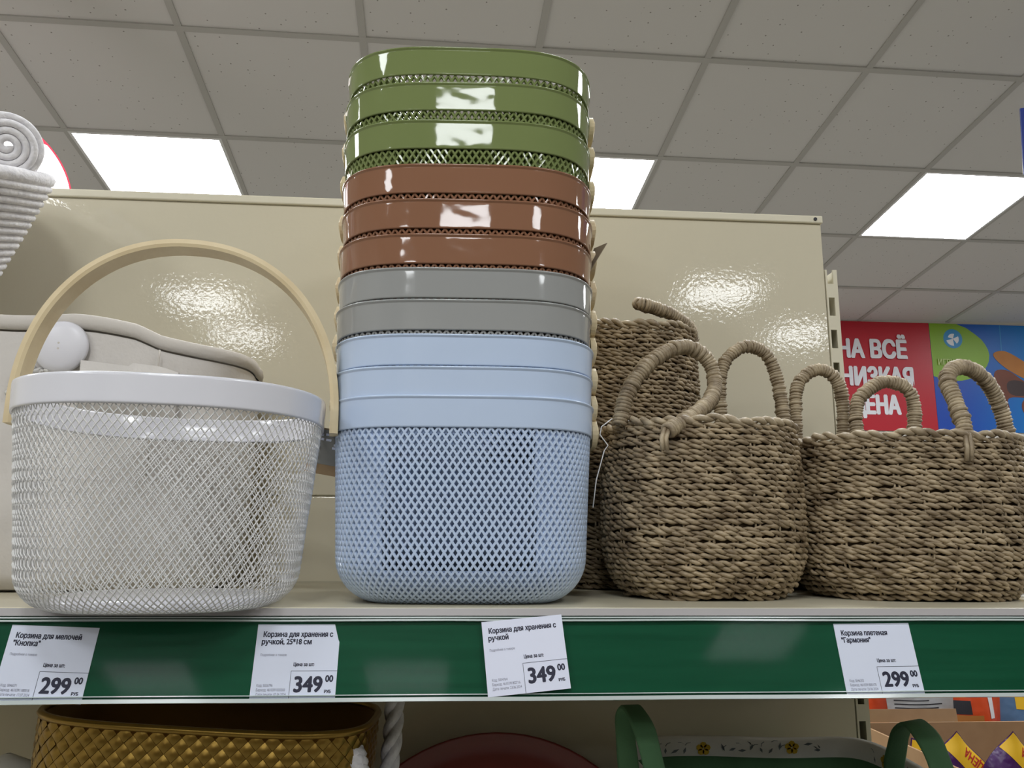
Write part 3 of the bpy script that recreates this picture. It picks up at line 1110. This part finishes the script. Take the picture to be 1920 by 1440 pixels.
seagrass_basket('seagrass basket at the back behind the wide one, one loop handle showing', G3, 0.0, 0.105, 0.066, 2.3, 0.160,
                [loc_pts(G3, [(0.4218, 0.955, 1.545), (0.4246, 0.955, 1.6265), (0.4358, 0.955, 1.6519), (0.4573, 0.955, 1.6626), (0.4773, 0.955, 1.6514), (0.4847, 0.955, 1.6209), (0.4806, 0.955, 1.545)])],
                23, rows=28)
G4 = (0.232, 1.000, ZS + 0.001)
seagrass_basket('shaded seagrass basket at the back between the plastic stack and the tall one', G4, 0.0, 0.098, 0.074, 2.3, 0.160,
                [loc_pts(G4, [(0.145, 0.985, 1.54), (0.155, 0.955, 1.580), (0.173, 0.945, 1.600), (0.186, 0.945, 1.585), (0.192, 0.94, 1.54)])],
                24, rows=28)
G5 = (0.214, 0.995, ZS + 0.100)
seagrass_basket('upper back seagrass basket nested in the shaded one, handle folded sideways', G5, 0.0, 0.093, 0.069, 2.3, 0.214,
                [loc_pts(G5, [(0.3040, 0.9850, 1.690), (0.2977, 0.9650, 1.7104), (0.2773, 0.9500, 1.7231), (0.2519, 0.9400, 1.7313), (0.2254, 0.9350, 1.7359), (0.2322, 0.9550, 1.7414), (0.2667, 0.9900, 1.7441), (0.2933, 1.0000, 1.7354), (0.3040, 1.0100, 1.700)])],
                25, rows=38)
st_ = MB().tube([(0.1580, 0.785, 1.5696), (0.1467, 0.783, 1.5611), (0.1448, 0.782, 1.5529), (0.1523, 0.780, 1.5421), (0.1485, 0.780, 1.5368), (0.1394, 0.776, 1.5075), (0.1351, 0.772, 1.4806)], 0.0006, 5)
so = st_.build('tag_string', 'white_wire', smooth=True)
so['label'] = 'thin white tag string hanging off the left side of the tall seagrass basket'
so['category'] = 'string'


# ------------------------------------------------------------------ felt basket with a button, behind the mesh basket
def felt_basket():
    c = (-0.470, 0.965, ZS)
    t = thing('felt_basket', 'off-white felt basket with a big round button, behind the wire-mesh basket', 'basket', c, 0.0)
    AX = 0.230
    lp = Loop(AX, 0.098, 4.0)
    n = 180
    u = np.arange(n) / n
    HT = 0.292

    def ring(z_, o_):
        p, nn = lp.at(u)
        k = z_ / HT
        sc = 0.95 + 0.05 * k
        x = p[:, 0]
        dz = -0.026 * np.clip((x - 0.06) / 0.176, 0, 1) ** 1.1 - 0.006 * np.clip((x - 0.125) / 0.025, 0, 1) + 0.0015 * np.sin(u * 40)
        q = p * sc + nn * (o_ + 0.0025 * np.sin(u * 44 + 3 * k) * k)[:, None]
        return np.concatenate([q, (z_ + dz * k)[:, None]], 1)

    A = [ring(z_, o_) for z_, o_ in ((0.0, -0.03), (0.004, -0.010), (0.02, 0.0), (0.08, 0.003), (0.16, 0.003), (0.23, 0.001), (0.274, 0.0))]
    p, nn = lp.at(u)
    A.insert(0, np.concatenate([p * 0.001, np.full((n, 1), 0.001)], 1))
    MB().grid(np.array(A), cv=True).build('body', 'felt', t, smooth=True)
    # hem: a folded band round the rim
    H = [ring(z_, o_) for (z_, o_) in ((0.276, 0.0006), (0.277, 0.0032), (0.284, 0.0042), (0.291, 0.003), (0.2925, 0.0), (0.291, -0.004), (0.25, -0.005))]
    MB().grid(np.array(H), cv=True).build('hem', 'felt_hem', t, smooth=True)
    MB().tube([(0.150, -0.1005, 0.12), (0.151, -0.1010, 0.20), (0.152, -0.1005, 0.245), (0.1522, -0.1005, 0.255)], 0.0011, 6).build('seam', 'felt_hem', t, smooth=True)
    bt = MB().lathe([(0.0, 0.0062), (0.008, 0.0060), (0.020, 0.0045), (0.0268, 0.0018), (0.0285, -0.0006), (0.0275, -0.002), (0, -0.002)], 40).build('button', 'button', t, smooth=True)
    bt.matrix_local = Matrix.Translation((0.0515, -0.1045, 0.255)) @ Matrix.Rotation(PI / 2, 4, 'X')
    for d in (-0.003, 0.003):
        h = MB().lathe([(0.0, 0.0002), (0.0012, 0.0)], 8).build('thread_hole', 'felt_hem', bt, smooth=True)
        h.location = (0, d, 0.0062)
    fl = MB().grid(np.array([[(x, -0.106 - 0.003 * math.sin(30 * x) + dy, 0.240 - 0.10 * (x - 0.08) ** 1 + (0.004 if x > 0.125 else 0) - 1.2 * max(0, x - 0.15) ** 1.5 + k) for (k, dy) in ((-0.06, 0), (0.0, 0), (0.0, 0.0025), (-0.06, 0.0025))] for x in np.linspace(0.075, 0.175, 26)]), cv=True)
    fl.build('front_flap', 'felt', t, smooth=True)
    fz = MB()
    rg = np.random.default_rng(3)
    for k in range(46):
        x, z_ = rg.uniform(0.0, 0.042), rg.uniform(0.195, 0.236)
        r = rg.uniform(0.003, 0.006)
        fz.lathe([(0.0001, r * 0.8), (r * 0.7, r * 0.55), (r, 0), (r * 0.7, -r * 0.5), (0.0001, -r * 0.7)], 8, (x, -0.101, z_))
    f_o = fz.build('fleece_trim', 'fluff', t, smooth=True)
    f_o['kind'] = 'stuff'
    return t


felt_basket()


# ------------------------------------------------------------------ white cotton rope baskets, top left
def coil_wall(b, prof, n=64, k=8):
    for (r, z_, rr) in prof:
        a = np.arange(n) * 2 * PI / n
        b.tube(np.stack([r * np.cos(a), r * np.sin(a), np.full(n, z_) + 0.0006 * np.sin(5 * a + r * 90)], 1), rr, k, closed=True, ref=np.array([0, 0, 1.0]))


def rope_basket(name, label, M0, prof, spiral_r, rr, rim):
    t = thing(name, label, 'basket', group='white cotton rope baskets')
    t.matrix_world = M0
    for (r, z_, q) in prof:
        b = MB()
        coil_wall(b, [(r, z_, q)])
        b.build('rope_coil', 'rope_white', t, smooth=True)
    b = MB()
    turns = spiral_r / (rr * 1.86)
    n = int(turns * 40)
    a = np.linspace(0, turns * 2 * PI, n)
    rad = rr * 0.7 + a / (2 * PI) * rr * 1.86
    b.tube(np.stack([rad * np.cos(a), rad * np.sin(a), np.zeros(n)], 1), rr, 8, ref=np.array([0, 0, 1.0]))
    b.build('spiral_base', 'rope_white', t, smooth=True)
    if rim:
        b = MB()
        coil_wall(b, [rim])
        b.build('rim_coil', 'rope_white', t, smooth=True)
    return t


prof = [(0.030 + 0.0044 * i, 0.005 + 0.0090 * i, 0.0051) for i in range(21)]
rope_basket('rope_basket', 'white cotton rope basket tapering downward at the left edge, over the felt basket',
            Matrix.Translation((-0.634, 0.995, 1.6935)) @ Matrix.Rotation(math.radians(4), 4, 'Y') @ Matrix.Rotation(math.radians(20), 4, 'X'), prof, 0.028, 0.0050, (0.118, 0.196, 0.0088))
rope_basket('rope_basket', 'small white rope basket lying on its side, spiral base facing out, top left',
            Matrix.Translation((-0.522, 0.895, 1.893)) @ Matrix.Rotation(math.radians(30), 4, 'Z') @ Matrix.Rotation(math.radians(-72), 4, 'X'),
            [(0.0335, 0.006 + 0.009 * i, 0.0048) for i in range(9)], 0.0300, 0.0044, None)


# ------------------------------------------------------------------ lower shelf
ZL = 0.80


def gold_bag():
    c = (-0.245, 0.835, ZL)
    t = thing('woven_gold_basket', 'shiny gold basket of plaited foil straps on the lower shelf', 'basket', c, math.radians(-4.0))
    t.rotation_euler[1] = 0.05
    W, Dp, H = 0.152, 0.085, 0.488
    lp = Loop(W, Dp, 3.4)
    n = 120
    u = np.arange(n) / n
    A = []
    for zz, sc in ((0.002, 0.001), (0.0, 0.9), (H * 0.5, 0.95), (H - 0.002, 0.995), (H - 0.002, 0.975), (H * 0.6, 0.94)):
        p, _ = lp.at(u)
        A.append(np.concatenate([p * sc, np.full((n, 1), zz)], 1))
    MB().grid(np.array(A), cv=True).build('body', 'gold_dark', t, smooth=True)
    # plaited squares, each a small pillow standing on its corner
    s = 0.0098
    pil = MB()
    g = []
    for i in range(4):
        row = []
        for j in range(4):
            x, y = (i / 3 - 0.5), (j / 3 - 0.5)
            hgt = 0.0013 * (1 - (2 * x) ** 4) * (1 - (2 * y) ** 4) - 0.0002
            row.append((x * s * 0.97, -hgt, y * s * 0.97))
        g.append(row)
    pil.grid(np.array(g))
    rot = np.array(Matrix.Rotation(PI / 4, 3, 'Y'))
    pil.v = [tuple(rot @ np.array(p)) for p in pil.v]
    me = pil.data('woven_square', 'gold', smooth=True)
    dg = s * math.sqrt(2)
    per = lp.L * 0.98
    NU = round(per / dg)
    cnt = 0
    for r in range(9):
        zz = H - 0.006 - r * dg / 2
        for i in range(NU):
            uu = (i + 0.5 * (r % 2)) / NU
            if not (0.47 < uu < 1.03 or uu < 0.03):
                continue
            p, nn = lp.at(np.array([uu]))
            p = p[0] * (0.995 - 0.05 * (H - zz) / H)
            o = bpy.data.objects.new('woven_square', me)
            COL.objects.link(o)
            o.parent = t
            o.location = (p[0] + nn[0][0] * 0.0006, p[1] + nn[0][1] * 0.0006, zz)
            o.rotation_euler = (rnd.uniform(-0.06, 0.06), rnd.uniform(-0.03, 0.03), math.atan2(nn[0][1], nn[0][0]) + PI / 2 + rnd.uniform(-0.05, 0.05))
            cnt += 1
    # rolled edge
    p, _ = lp.at(u)
    MB().tube(np.concatenate([p * 0.992, np.full((n, 1), H)], 1), 0.0035, 6, closed=True, ref=np.array([0, 0, 1.0])).build('rolled_edge', 'gold', t, smooth=True)
    # twisted rope handle at the right side
    hb = MB()
    k = 110
    q = np.linspace(0, 1, k)
    C_ = np.array([(0.130, -0.040, 0.472), (0.142, -0.044, 0.470), (0.150, -0.044, 0.44), (0.156, -0.04, 0.38), (0.156, 0.0, 0.34), (0.160, 0.03, 0.38), (0.164, 0.05, 0.46), (0.160, 0.055, 0.53)])
    base = np.stack([np.interp(q * (len(C_) - 1), np.arange(len(C_)), C_[:, i]) for i in range(3)], 1)
    for _ in range(10):
        base[1:-1] = (base[:-2] + base[1:-1] + base[2:]) / 3
    for h in range(3):
        a = q * 2 * PI * 9 + h * 2 * PI / 3
        hb.tube(base + np.stack([0.0050 * np.cos(a), 0.0050 * np.sin(a), 0.0 * a], 1), 0.0056, 7)
    hb.build('rope_handle', 'rope_white', t, smooth=True, label='thick white twisted rope handle')
    return t


gold_bag()

# white pouch with black cord, far left behind the gold basket
t = thing('white_pouch', 'white pouch with a black cord, behind the left end of the gold basket', 'bag', (-0.452, 0.92, ZL))
A = []
for zz, k in ((0, 0.6), (0.05, 1.0), (0.25, 1.0), (0.36, 0.9), (0.42, 0.5), (0.43, 0.05)):
    a = np.arange(24) * 2 * PI / 24
    A.append(np.stack([0.055 * k * np.cos(a), 0.03 * k * np.sin(a), np.full(24, zz)], 1))
MB().grid(np.array(A), cv=True).build('pouch_body', 'floral', t, smooth=True)
MB().tube([(-0.05, -0.035, 0.33), (-0.02, -0.05, 0.372), (0.03, -0.05, 0.395), (0.07, -0.04, 0.398)], 0.002, 6).build('cord', 'black', t, smooth=True)

# dark red round tray leaning on the back panel
t = thing('round_tray', 'dark red round tray leaning upright at the back of the lower shelf', 'tray', (0.062, 1.02, ZL))
o = MB().lathe([(0.0, 0.0), (0.182, 0.0), (0.198, 0.004), (0.207, 0.014), (0.2095, 0.014), (0.2085, 0.010), (0.20, 0.0), (0.19, -0.004), (0, -0.004)], 72).build('tray_disc', 'maroon', t, smooth=True)
o.matrix_local = Matrix.Translation((-0.004, 0, 0.2115)) @ Matrix.Rotation(math.radians(84), 4, 'X')


# green fabric basket with floral lining
def fabric_basket():
    c = (0.345, 0.858, ZL)
    t = thing('fabric_basket', 'green fabric basket with white floral trim and green strap handles on the lower shelf', 'basket', c, 0.0)
    H = 0.419
    lp = Loop(0.146, 0.135, 7.0)
    n = 160
    u = np.arange(n) / n
    A = []
    for zz, o_ in ((0.001, None), (0.0, -0.02), (0.02, -0.008), (H, 0.0), (H, -0.004), (0.02, -0.012)):
        p, nn = lp.at(u)
        q = p * 0.001 if o_ is None else p + nn * o_
        A.append(np.concatenate([q, np.full((n, 1), zz) + (0.002 * np.sin(u * 25) if zz > 0.1 else 0)[:, None] if zz > 0.1 else np.full((n, 1), zz)], 1))
    MB().grid(np.array(A), cv=True).build('body', 'g_fabric', t, smooth=False)
    A = []
    for zz, o_ in ((H - 0.019, 0.002), (H, 0.003), (H + 0.003, -0.001), (H, -0.006), (H - 0.019, -0.0062)):
        p, nn = lp.at(u)
        A.append(np.concatenate([p + nn * o_, np.full((n, 1), zz) + (0.002 * np.sin(u * 25))[:, None]], 1))
    MB().grid(np.array(A), cv=True).build('floral_trim', 'floral', t, smooth=True)
    # printed flowers and sprigs on the inside of the far trim and the right trim
    rg = np.random.default_rng(8)

    def onband(x, dz):
        return (x, 0.135 - 0.0072, H - 0.009 + dz)

    def onright(y, dz):
        return (0.146 - 0.0072, y, H - 0.009 + dz)

    for f, xs in ((onband, (-0.045, 0.062)), (onright, (0.06, -0.06))):
        for x in xs:
            fw = MB()
            for k in range(5):
                a = k * 2 * PI / 5 + 0.3
                fw.poly([f(x + 0.0048 * math.cos(a) + 0.0042 * math.cos(b_), 0.0042 * math.sin(a) + 0.0036 * math.sin(b_)) for b_ in np.arange(7) * 2 * PI / 7])
            fw.build('flower_print', 'flower', t)
        for x in np.arange(-0.125, 0.125, 0.0115):
            if f is onright and abs(x) > 0.12:
                continue
            if min(abs(x - q) for q in xs) < 0.014:
                continue
            lf = MB()
            a = rg.uniform(0, PI); dz = rg.uniform(-0.004, 0.004); L_ = rg.uniform(0.004, 0.0068)
            lf.poly([f(x + L_ * math.cos(a) * q - 0.0016 * math.sin(a) * e, dz + L_ * math.sin(a) * q * 0.7 + 0.0016 * math.cos(a) * e) for q, e in ((-1, 0), (0, -1), (1, 0), (0, 1))])
            lf.poly([f(x + 0.006 + 0.006 * math.cos(a + k_) - 0.0003 * s_, -dz + 0.005 * math.sin(a + k_) + 0.0003 * s_) for k_, s_ in ((0, 1), (0.7, 1), (1.4, 1), (1.4, -1), (0.7, -1), (0, -1))])
            lf.build('leaf_print', 'leaf_print', t)

    def strap(pts, wdir, hw, name='strap_handle'):
        Q = np.array(pts)
        E = []
        s = np.concatenate([[0], np.cumsum(np.linalg.norm(np.diff(Q, axis=0), axis=1))])
        ss = np.linspace(0, s[-1], 40)
        P = np.stack([np.interp(ss, s, Q[:, i]) for i in range(3)], 1)
        for _ in range(4):
            P[1:-1] = (P[:-2] + 2 * P[1:-1] + P[2:]) / 4
        T = np.gradient(P, axis=0); T /= np.linalg.norm(T, axis=1)[:, None]
        wv = np.array(wdir, float); wv /= np.linalg.norm(wv)
        N = np.cross(T, wv); N /= np.linalg.norm(N, axis=1)[:, None]
        rows = []
        for i in range(40):
            wob = 1 + 0.05 * math.sin(i * 0.9)
            rows.append([P[i] - wv * hw * wob, P[i] - wv * hw * 0.8 + N[i] * 0.0022, P[i] + wv * hw * 0.8 + N[i] * 0.0022, P[i] + wv * hw * wob, P[i] + wv * hw * 0.8 - N[i] * 0.0022, P[i] - wv * hw * 0.8 - N[i] * 0.0022])
        b = MB().grid(np.array(rows), cv=True)
        b.build(name, 'g_fabric', t, smooth=True)

    #STRAPS
    strap([(-0.150, 0.0, H - 0.06), (-0.164, -0.012, H + 0.0), (-0.172, -0.03, H + 0.056), (-0.173, -0.062, H + 0.080), (-0.168, -0.10, H + 0.066), (-0.162, -0.125, H + 0.02), (-0.160, -0.131, H - 0.07)], (1, 0.12, 0.0), 0.0105)
    strap([(0.122, 0.010, H - 0.05), (0.118, 0.004, H + 0.0), (0.110, -0.03, H + 0.045), (0.102, -0.07, H + 0.063), (0.098, -0.105, H + 0.052), (0.095, -0.130, H + 0.02), (0.093, -0.137, H - 0.06)], (1, 0.1, 0.12), 0.0125)
    return t


fabric_basket()


# ------------------------------------------------------------------ neighbouring low display: cardboard box and snack bags
tb = thing('display_table', 'low cream display table beside the shelving, under the cardboard box', 'table', (1.05, 1.45, 0))
bevel(MB().box2((-0.46, -0.33, 0.84), (0.6, 0.55, 0.87)).build('table_top', 'cream_edge', tb), 0.003)
for sx in (-0.44, 0.56):
    for sy in (-0.30, 0.5):
        MB().box((sx, sy, 0.42), (0.03, 0.03, 0.84)).build('leg', 'cream_edge', tb)
#BOX
BX, BY = 0.757, 1.50      # left and back of the box
ZB = 1.126
cb = thing('cardboard_box', 'open brown cardboard box on the low display, full of purple bags', 'box', (BX, BY, 0.8705))
hB = ZB - 0.8705
bw = 0.50; bd = 0.42; tk = 0.004
for nm, a, b in (('back_wall', (0, -tk, 0), (bw, 0, hB)), ('side_wall', (0, -bd, 0), (tk, -tk, hB - 0.006)), ('side_wall', (bw - tk, -bd, 0), (bw, -tk, hB)),
                 ('front_wall', (tk, -bd, 0), (bw - tk, -bd + tk, hB - 0.08)), ('floor_panel', (tk, -bd + tk, 0), (bw - tk, -tk, tk))):
    MB().box2(a, b).build(nm, 'card', cb)
fl = MB().box((0.09, 0.0015, 0.011), (0.18, 0.003, 0.022)).build('flap', 'card', cb)
fl.location = (0, 0.001, hB)
fl.rotation_euler = (math.radians(-8), 0, 0)


def pillow_bag(label, loc, rz, rx, ry, w_, h_, d_, base_m, group, bands=(), cat='bag', prints=()):
    t = thing('snack_bag', label, cat, loc, rz, group)
    t.rotation_euler = (rx, ry, rz)
    n, m_ = 14, 14
    g1 = []
    g2 = []
    for i in range(n + 1):
        r1, r2 = [], []
        for j in range(m_ + 1):
            x = (i / n - 0.5); y = j / m_
            puff = (1 - abs(2 * x) ** 2.5) * (1 - abs(2 * y - 1) ** 3.0)
            wr = 0.004 * math.sin(7 * y + 11 * x + w_ * 90) * (1 - puff)
            xx = x * w_ * (1 - 0.05 * math.sin(PI * y))
            r1.append((xx, -d_ / 2 * puff + wr, y * h_)); r2.append((xx, d_ / 2 * puff + wr + 0.0004, y * h_))
        g1.append(r1); g2.append(r2)
    b = MB().grid(np.array(g1))
    b.grid(np.array(g2))
    b.build('foil', base_m, t, smooth=True)

    def surf(x, y, off=0.0008):
        puff = (1 - abs(2 * x) ** 2.5) * (1 - abs(2 * y - 1) ** 3.0)
        wr = 0.004 * math.sin(7 * y + 11 * x + w_ * 90) * (1 - puff)
        return (x * w_ * (1 - 0.05 * math.sin(PI * y)), -d_ / 2 * puff + wr - off, y * h_)

    for (nm, m2, x0, x1, y0, y1) in bands:
        G = [[surf(x0 + (x1 - x0) * i / 10, y0 + (y1 - y0) * j / 10) for j in range(11)] for i in range(11)]
        MB().grid(np.array(G)).build(nm, m2, t, smooth=True)
    for (body, size, bold, x0, y0, rot_, m2) in prints:
        V, F = text_geo(body, size, bold, 0.72)
        c, s = math.cos(rot_), math.sin(rot_)
        P = []
        for v in V:
            x = x0 * w_ + v[0] * c - v[1] * s
            if abs(x / w_) > 0.6:
                x = 0.49 * w_ if x > 0 else -0.49 * w_
            zz = y0 * h_ + v[0] * s + v[1] * c
            P.append(surf(max(-0.49, min(0.49, x / w_)), max(0.01, min(0.99, zz / h_)), 0.0016))
        MB().add(P, F).build('lettering', m2, t)
    return t


#BAGS
STRIP = [('yellow_strip', 'yellow', -0.49, 0.49, 0.66, 0.985)]
WORDS = [('НИЗКАЯ ЦЕНА', 0.0190, 0.0005, 0.70, 0.94, PI, 'red_ink')]
pillow_bag('purple snack bag in the box, its yellow strip lettered ЦЕНА, beside the green strap', (0.797, 1.35, 1.039), 0.0, 0.0, math.radians(48), 0.105, 0.10, 0.024, 'purple',
           'purple bags in the box', bands=STRIP, prints=WORDS)
pillow_bag('purple snack bag in the box, cut off by the right edge of the photo', (0.891, 1.345, 1.039), 0.0, 0.0, math.radians(48), 0.105, 0.10, 0.024, 'purple',
           'purple bags in the box', bands=STRIP, prints=WORDS)
pillow_bag('purple snack bag low in the box with only its yellow edge showing', (0.800, 1.41, 0.960), 0.0, 0.0, math.radians(12), 0.075, 0.155, 0.03, 'purple',
           'purple bags in the box', bands=[('yellow_strip', 'yellow', -0.48, 0.48, 0.90, 0.985)])
pillow_bag('plain orange foil bag standing behind the cardboard box, next to the slotted post', (0.785, 1.60, 0.871), 0.1, 0.0, 0.04, 0.15, 0.33, 0.05, 'orange', 'bags behind the box')
pillow_bag('silver bag with rows of dark print behind the cardboard box', (0.900, 1.55, 0.871), -0.05, 0.0, -0.02, 0.13, 0.33, 0.04, 'silver', 'bags behind the box',
           bands=[('print_line', 'dark_ink', -0.40, 0.1 + 0.07 * (i % 4), 0.70 + 0.020 * i, 0.706 + 0.020 * i) for i in range(12)])
pillow_bag('orange-red bag with a dark picture behind the cardboard box', (1.020, 1.59, 0.871), 0.0, 0.0, 0.0, 0.125, 0.33, 0.05, 'orange', 'bags behind the box',
           bands=[('dark_patch', 'dark_ink', -0.44, -0.08, 0.765, 0.84), ('tan_patch', 'toy_tan', -0.40, 0.10, 0.66, 0.76), ('white_patch', 'sign_white', 0.24, 0.33, 0.74, 0.86)])
pillow_bag('blue and gold bag behind the box, cut off by the right edge of the photo', (1.145, 1.60, 0.871), 0.0, 0.0, 0.03, 0.14, 0.33, 0.05, 'blue_foil', 'bags behind the box',
           bands=[('gold_patch', 'yellow', -0.3, 0.3, 0.78, 0.95)])
pk = pillow_bag('white, orange and yellow snack packet lying at the right end of the shelf', (0.600, 0.85, ZS + 0.003), 0.0, math.radians(-40), 0.0, 0.055, 0.05, 0.02, 'sign_white', 'small packets',
                bands=[('orange_patch', 'orange', -0.45, 0.0, 0.05, 0.55), ('yellow_patch', 'yellow', 0.0, 0.45, 0.05, 0.55)], cat='packet')


# ------------------------------------------------------------------ wall signs and hanging signs
def sign_sheet(name, label, cat, loc, w_, h_, m_, group=None):
    t = thing(name, label, cat, loc, 0.0, group)
    MB().box((0, 0, 0), (w_, 0.006, h_)).build('sheet', m_, t)
    return t


def letter_layers(V, F, y0):
    """vinyl letters: every facet a hair above the last, so that overlapping strokes never coincide"""
    P, G = [], []
    for i, f in enumerate(F):
        G.append(tuple(range(len(P), len(P) + len(f))))
        P += [(V[k][0], y0 - i * 6e-6, V[k][1]) for k in f]
    return P, G


YS = Y_WALL - 0.006
rs = sign_sheet('red_wall_sign', 'red wall sign with big white lettering НА ВСЁ НИЗКАЯ ЦЕНА', 'sign', (2.67, YS, 2.4935), 0.785, 0.71, 'sign_red')
for body, x0, x1, z0 in (('НА ВСЁ', 2.434, 2.902, 2.603), ('НИЗКАЯ', 2.444, 2.930, 2.422), ('ЦЕНА', 2.514, 2.830, 2.240)):
    V, F = fit_text(body, x0 - 2.67, x1 - 2.67, z0 - 2.4935, z0 - 2.4935 + 0.131, 0.0085)
    MB().add(*letter_layers(V, F, -0.0034)).build('lettering', 'sign_white', rs)
bsn = thing('blue_toy_sign', 'blue wall sign with a green patch reading ИГРУШКИ and a wooden toy aeroplane', 'sign', (3.585, YS, 2.505))
MB().box2((-0.521, -0.003, -0.366), (0.75, 0.003, 0.343)).build('sheet', 'sign_blue', bsn)


def flat(parent, name, m_, pts, y):
    return MB().poly([(p[0], y, p[1]) for p in pts]).build(name, m_, parent)


def smooth_pts(P, k=3):
    for _ in range(k):
        Q = []
        for i in range(len(P)):
            a, b_ = P[i], P[(i + 1) % len(P)]
            Q += [(a[0] * 0.75 + b_[0] * 0.25, a[1] * 0.75 + b_[1] * 0.25), (a[0] * 0.25 + b_[0] * 0.75, a[1] * 0.25 + b_[1] * 0.75)]
        P = Q
    return P


arc = [(-0.336, 0.343), (-0.270, 0.318), (-0.216, 0.279), (-0.175, 0.245), (-0.151, 0.210), (-0.135, 0.175), (-0.130, 0.139), (-0.137, 0.100), (-0.153, 0.068), (-0.180, 0.035), (-0.213, 0.010), (-0.250, -0.010), (-0.293, -0.025), (-0.333, -0.034), (-0.373, -0.036), (-0.410, -0.034), (-0.447, -0.028), (-0.521, -0.008)]
flat(bsn, 'green_patch', 'sign_green', [(-0.521, 0.343)] + arc, -0.0036)
cc = (-0.367, 0.243)
flat(bsn, 'badge', 'sign_cyan', [(cc[0] + 0.064 * math.cos(q), cc[1] + 0.064 * math.sin(q)) for q in np.arange(36) * 2 * PI / 36], -0.0042)
for a0, a1, r in ((70, 165, 0.034), (-55, 25, 0.040), (195, 275, 0.047)):
    flat(bsn, 'badge_mark', 'sign_white', [cc] + [(cc[0] + r * math.cos(math.radians(q)), cc[1] + r * math.sin(math.radians(q))) for q in np.linspace(a0, a1, 9)], -0.0048)
V, F = fit_text('ИГРУШКИ', -0.486, -0.270, 0.066, 0.107, 0.0016)
MB().add(*letter_layers(V, F, -0.0040)).build('lettering', 'sign_pale', bsn)
flat(bsn, 'toy_string', 'sign_cyan', [(-0.041, 0.343), (-0.035, 0.343), (-0.041, 0.162), (-0.047, 0.162)], -0.0036)
flat(bsn, 'toy_body', 'toy_brown', smooth_pts([(-0.127, 0.036), (-0.021, 0.052), (0.084, -0.030), (0.20, -0.09), (0.20, -0.16), (0.073, -0.135), (-0.05, -0.137), (-0.025, -0.222), (-0.062, -0.245), (-0.093, -0.103)], 2), -0.0040)
flat(bsn, 'toy_cockpit', 'toy_dark', smooth_pts([(-0.04, -0.03), (0.06, -0.02), (0.16, -0.08), (0.10, -0.128), (-0.03, -0.125)], 2), -0.0044)
flat(bsn, 'toy_wing', 'toy_tan', smooth_pts([(-0.112, 0.150), (-0.06, 0.172), (0.0, 0.165), (0.12, 0.09), (0.25, 0.0), (0.24, -0.06), (0.10, -0.02), (-0.021, 0.046), (-0.091, 0.108)], 2), -0.0048)
flat(bsn, 'toy_wheel', 'toy_brown', [(0.10 + 0.05 * math.cos(q), -0.20 + 0.06 * math.sin(q)) for q in np.arange(20) * 2 * PI / 20], -0.0046)
# round lit sign at the top left, beyond the panel
t = thing('round_sign', 'round lit white sign with a red top, hanging behind the rope baskets', 'sign', (-1.285, 2.2, 2.42), math.radians(56))
bevel(MB().lathe([(0.0, -0.008), (0.205, -0.008), (0.205, 0.008), (0.0, 0.008)], 64).build('disc_edge', 'lit_red', t), 0.002).matrix_local = Matrix.Rotation(PI / 2, 4, 'X')
for s in (-1, 1):
    a = np.linspace(math.radians(57), math.radians(123), 24)
    top = [(0.197 * math.cos(q), 0.197 * math.sin(q)) for q in a]
    a2 = np.linspace(math.radians(123), math.radians(417), 60)
    low = [(0.197 * math.cos(q), 0.197 * math.sin(q)) for q in a2]
    flat(t, 'red_field', 'lit_red', top, s * 0.0092)
    flat(t, 'white_field', 'lit_sign', low, s * 0.0092)
    for (x, zz, l) in ((0.08, 0.055, 0.09), (0.02, -0.005, 0.16), (0.09, -0.06, 0.1)):
        flat(t, 'lettering', 'lit_pink', [(x - l / 2, zz - 0.012), (x + l / 2, zz - 0.012), (x + l / 2, zz + 0.012), (x - l / 2, zz + 0.012)], s * 0.0100)
MB().tube([(-0.19, 0, 0.07), (-0.19, 0, 0.72)], 0.0006, 6).build('hanging_wire', 'rivet', t)
t = thing('hanging_sign', 'navy blue hanging sign at the right edge of the photo', 'sign', (1.963, 2.055, 2.672), math.radians(-34))
t.rotation_euler[1] = math.radians(3)
bevel(MB().box((0, 0, 0), (0.5, 0.012, 0.22)).build('board', 'navy', t), 0.002)
for s in (-1, 1):
    MB().tube([(s * 0.2, 0, 0.11), (s * 0.2, 0, 0.62)], 0.0015, 6).build('hanging_wire', 'rivet', t)
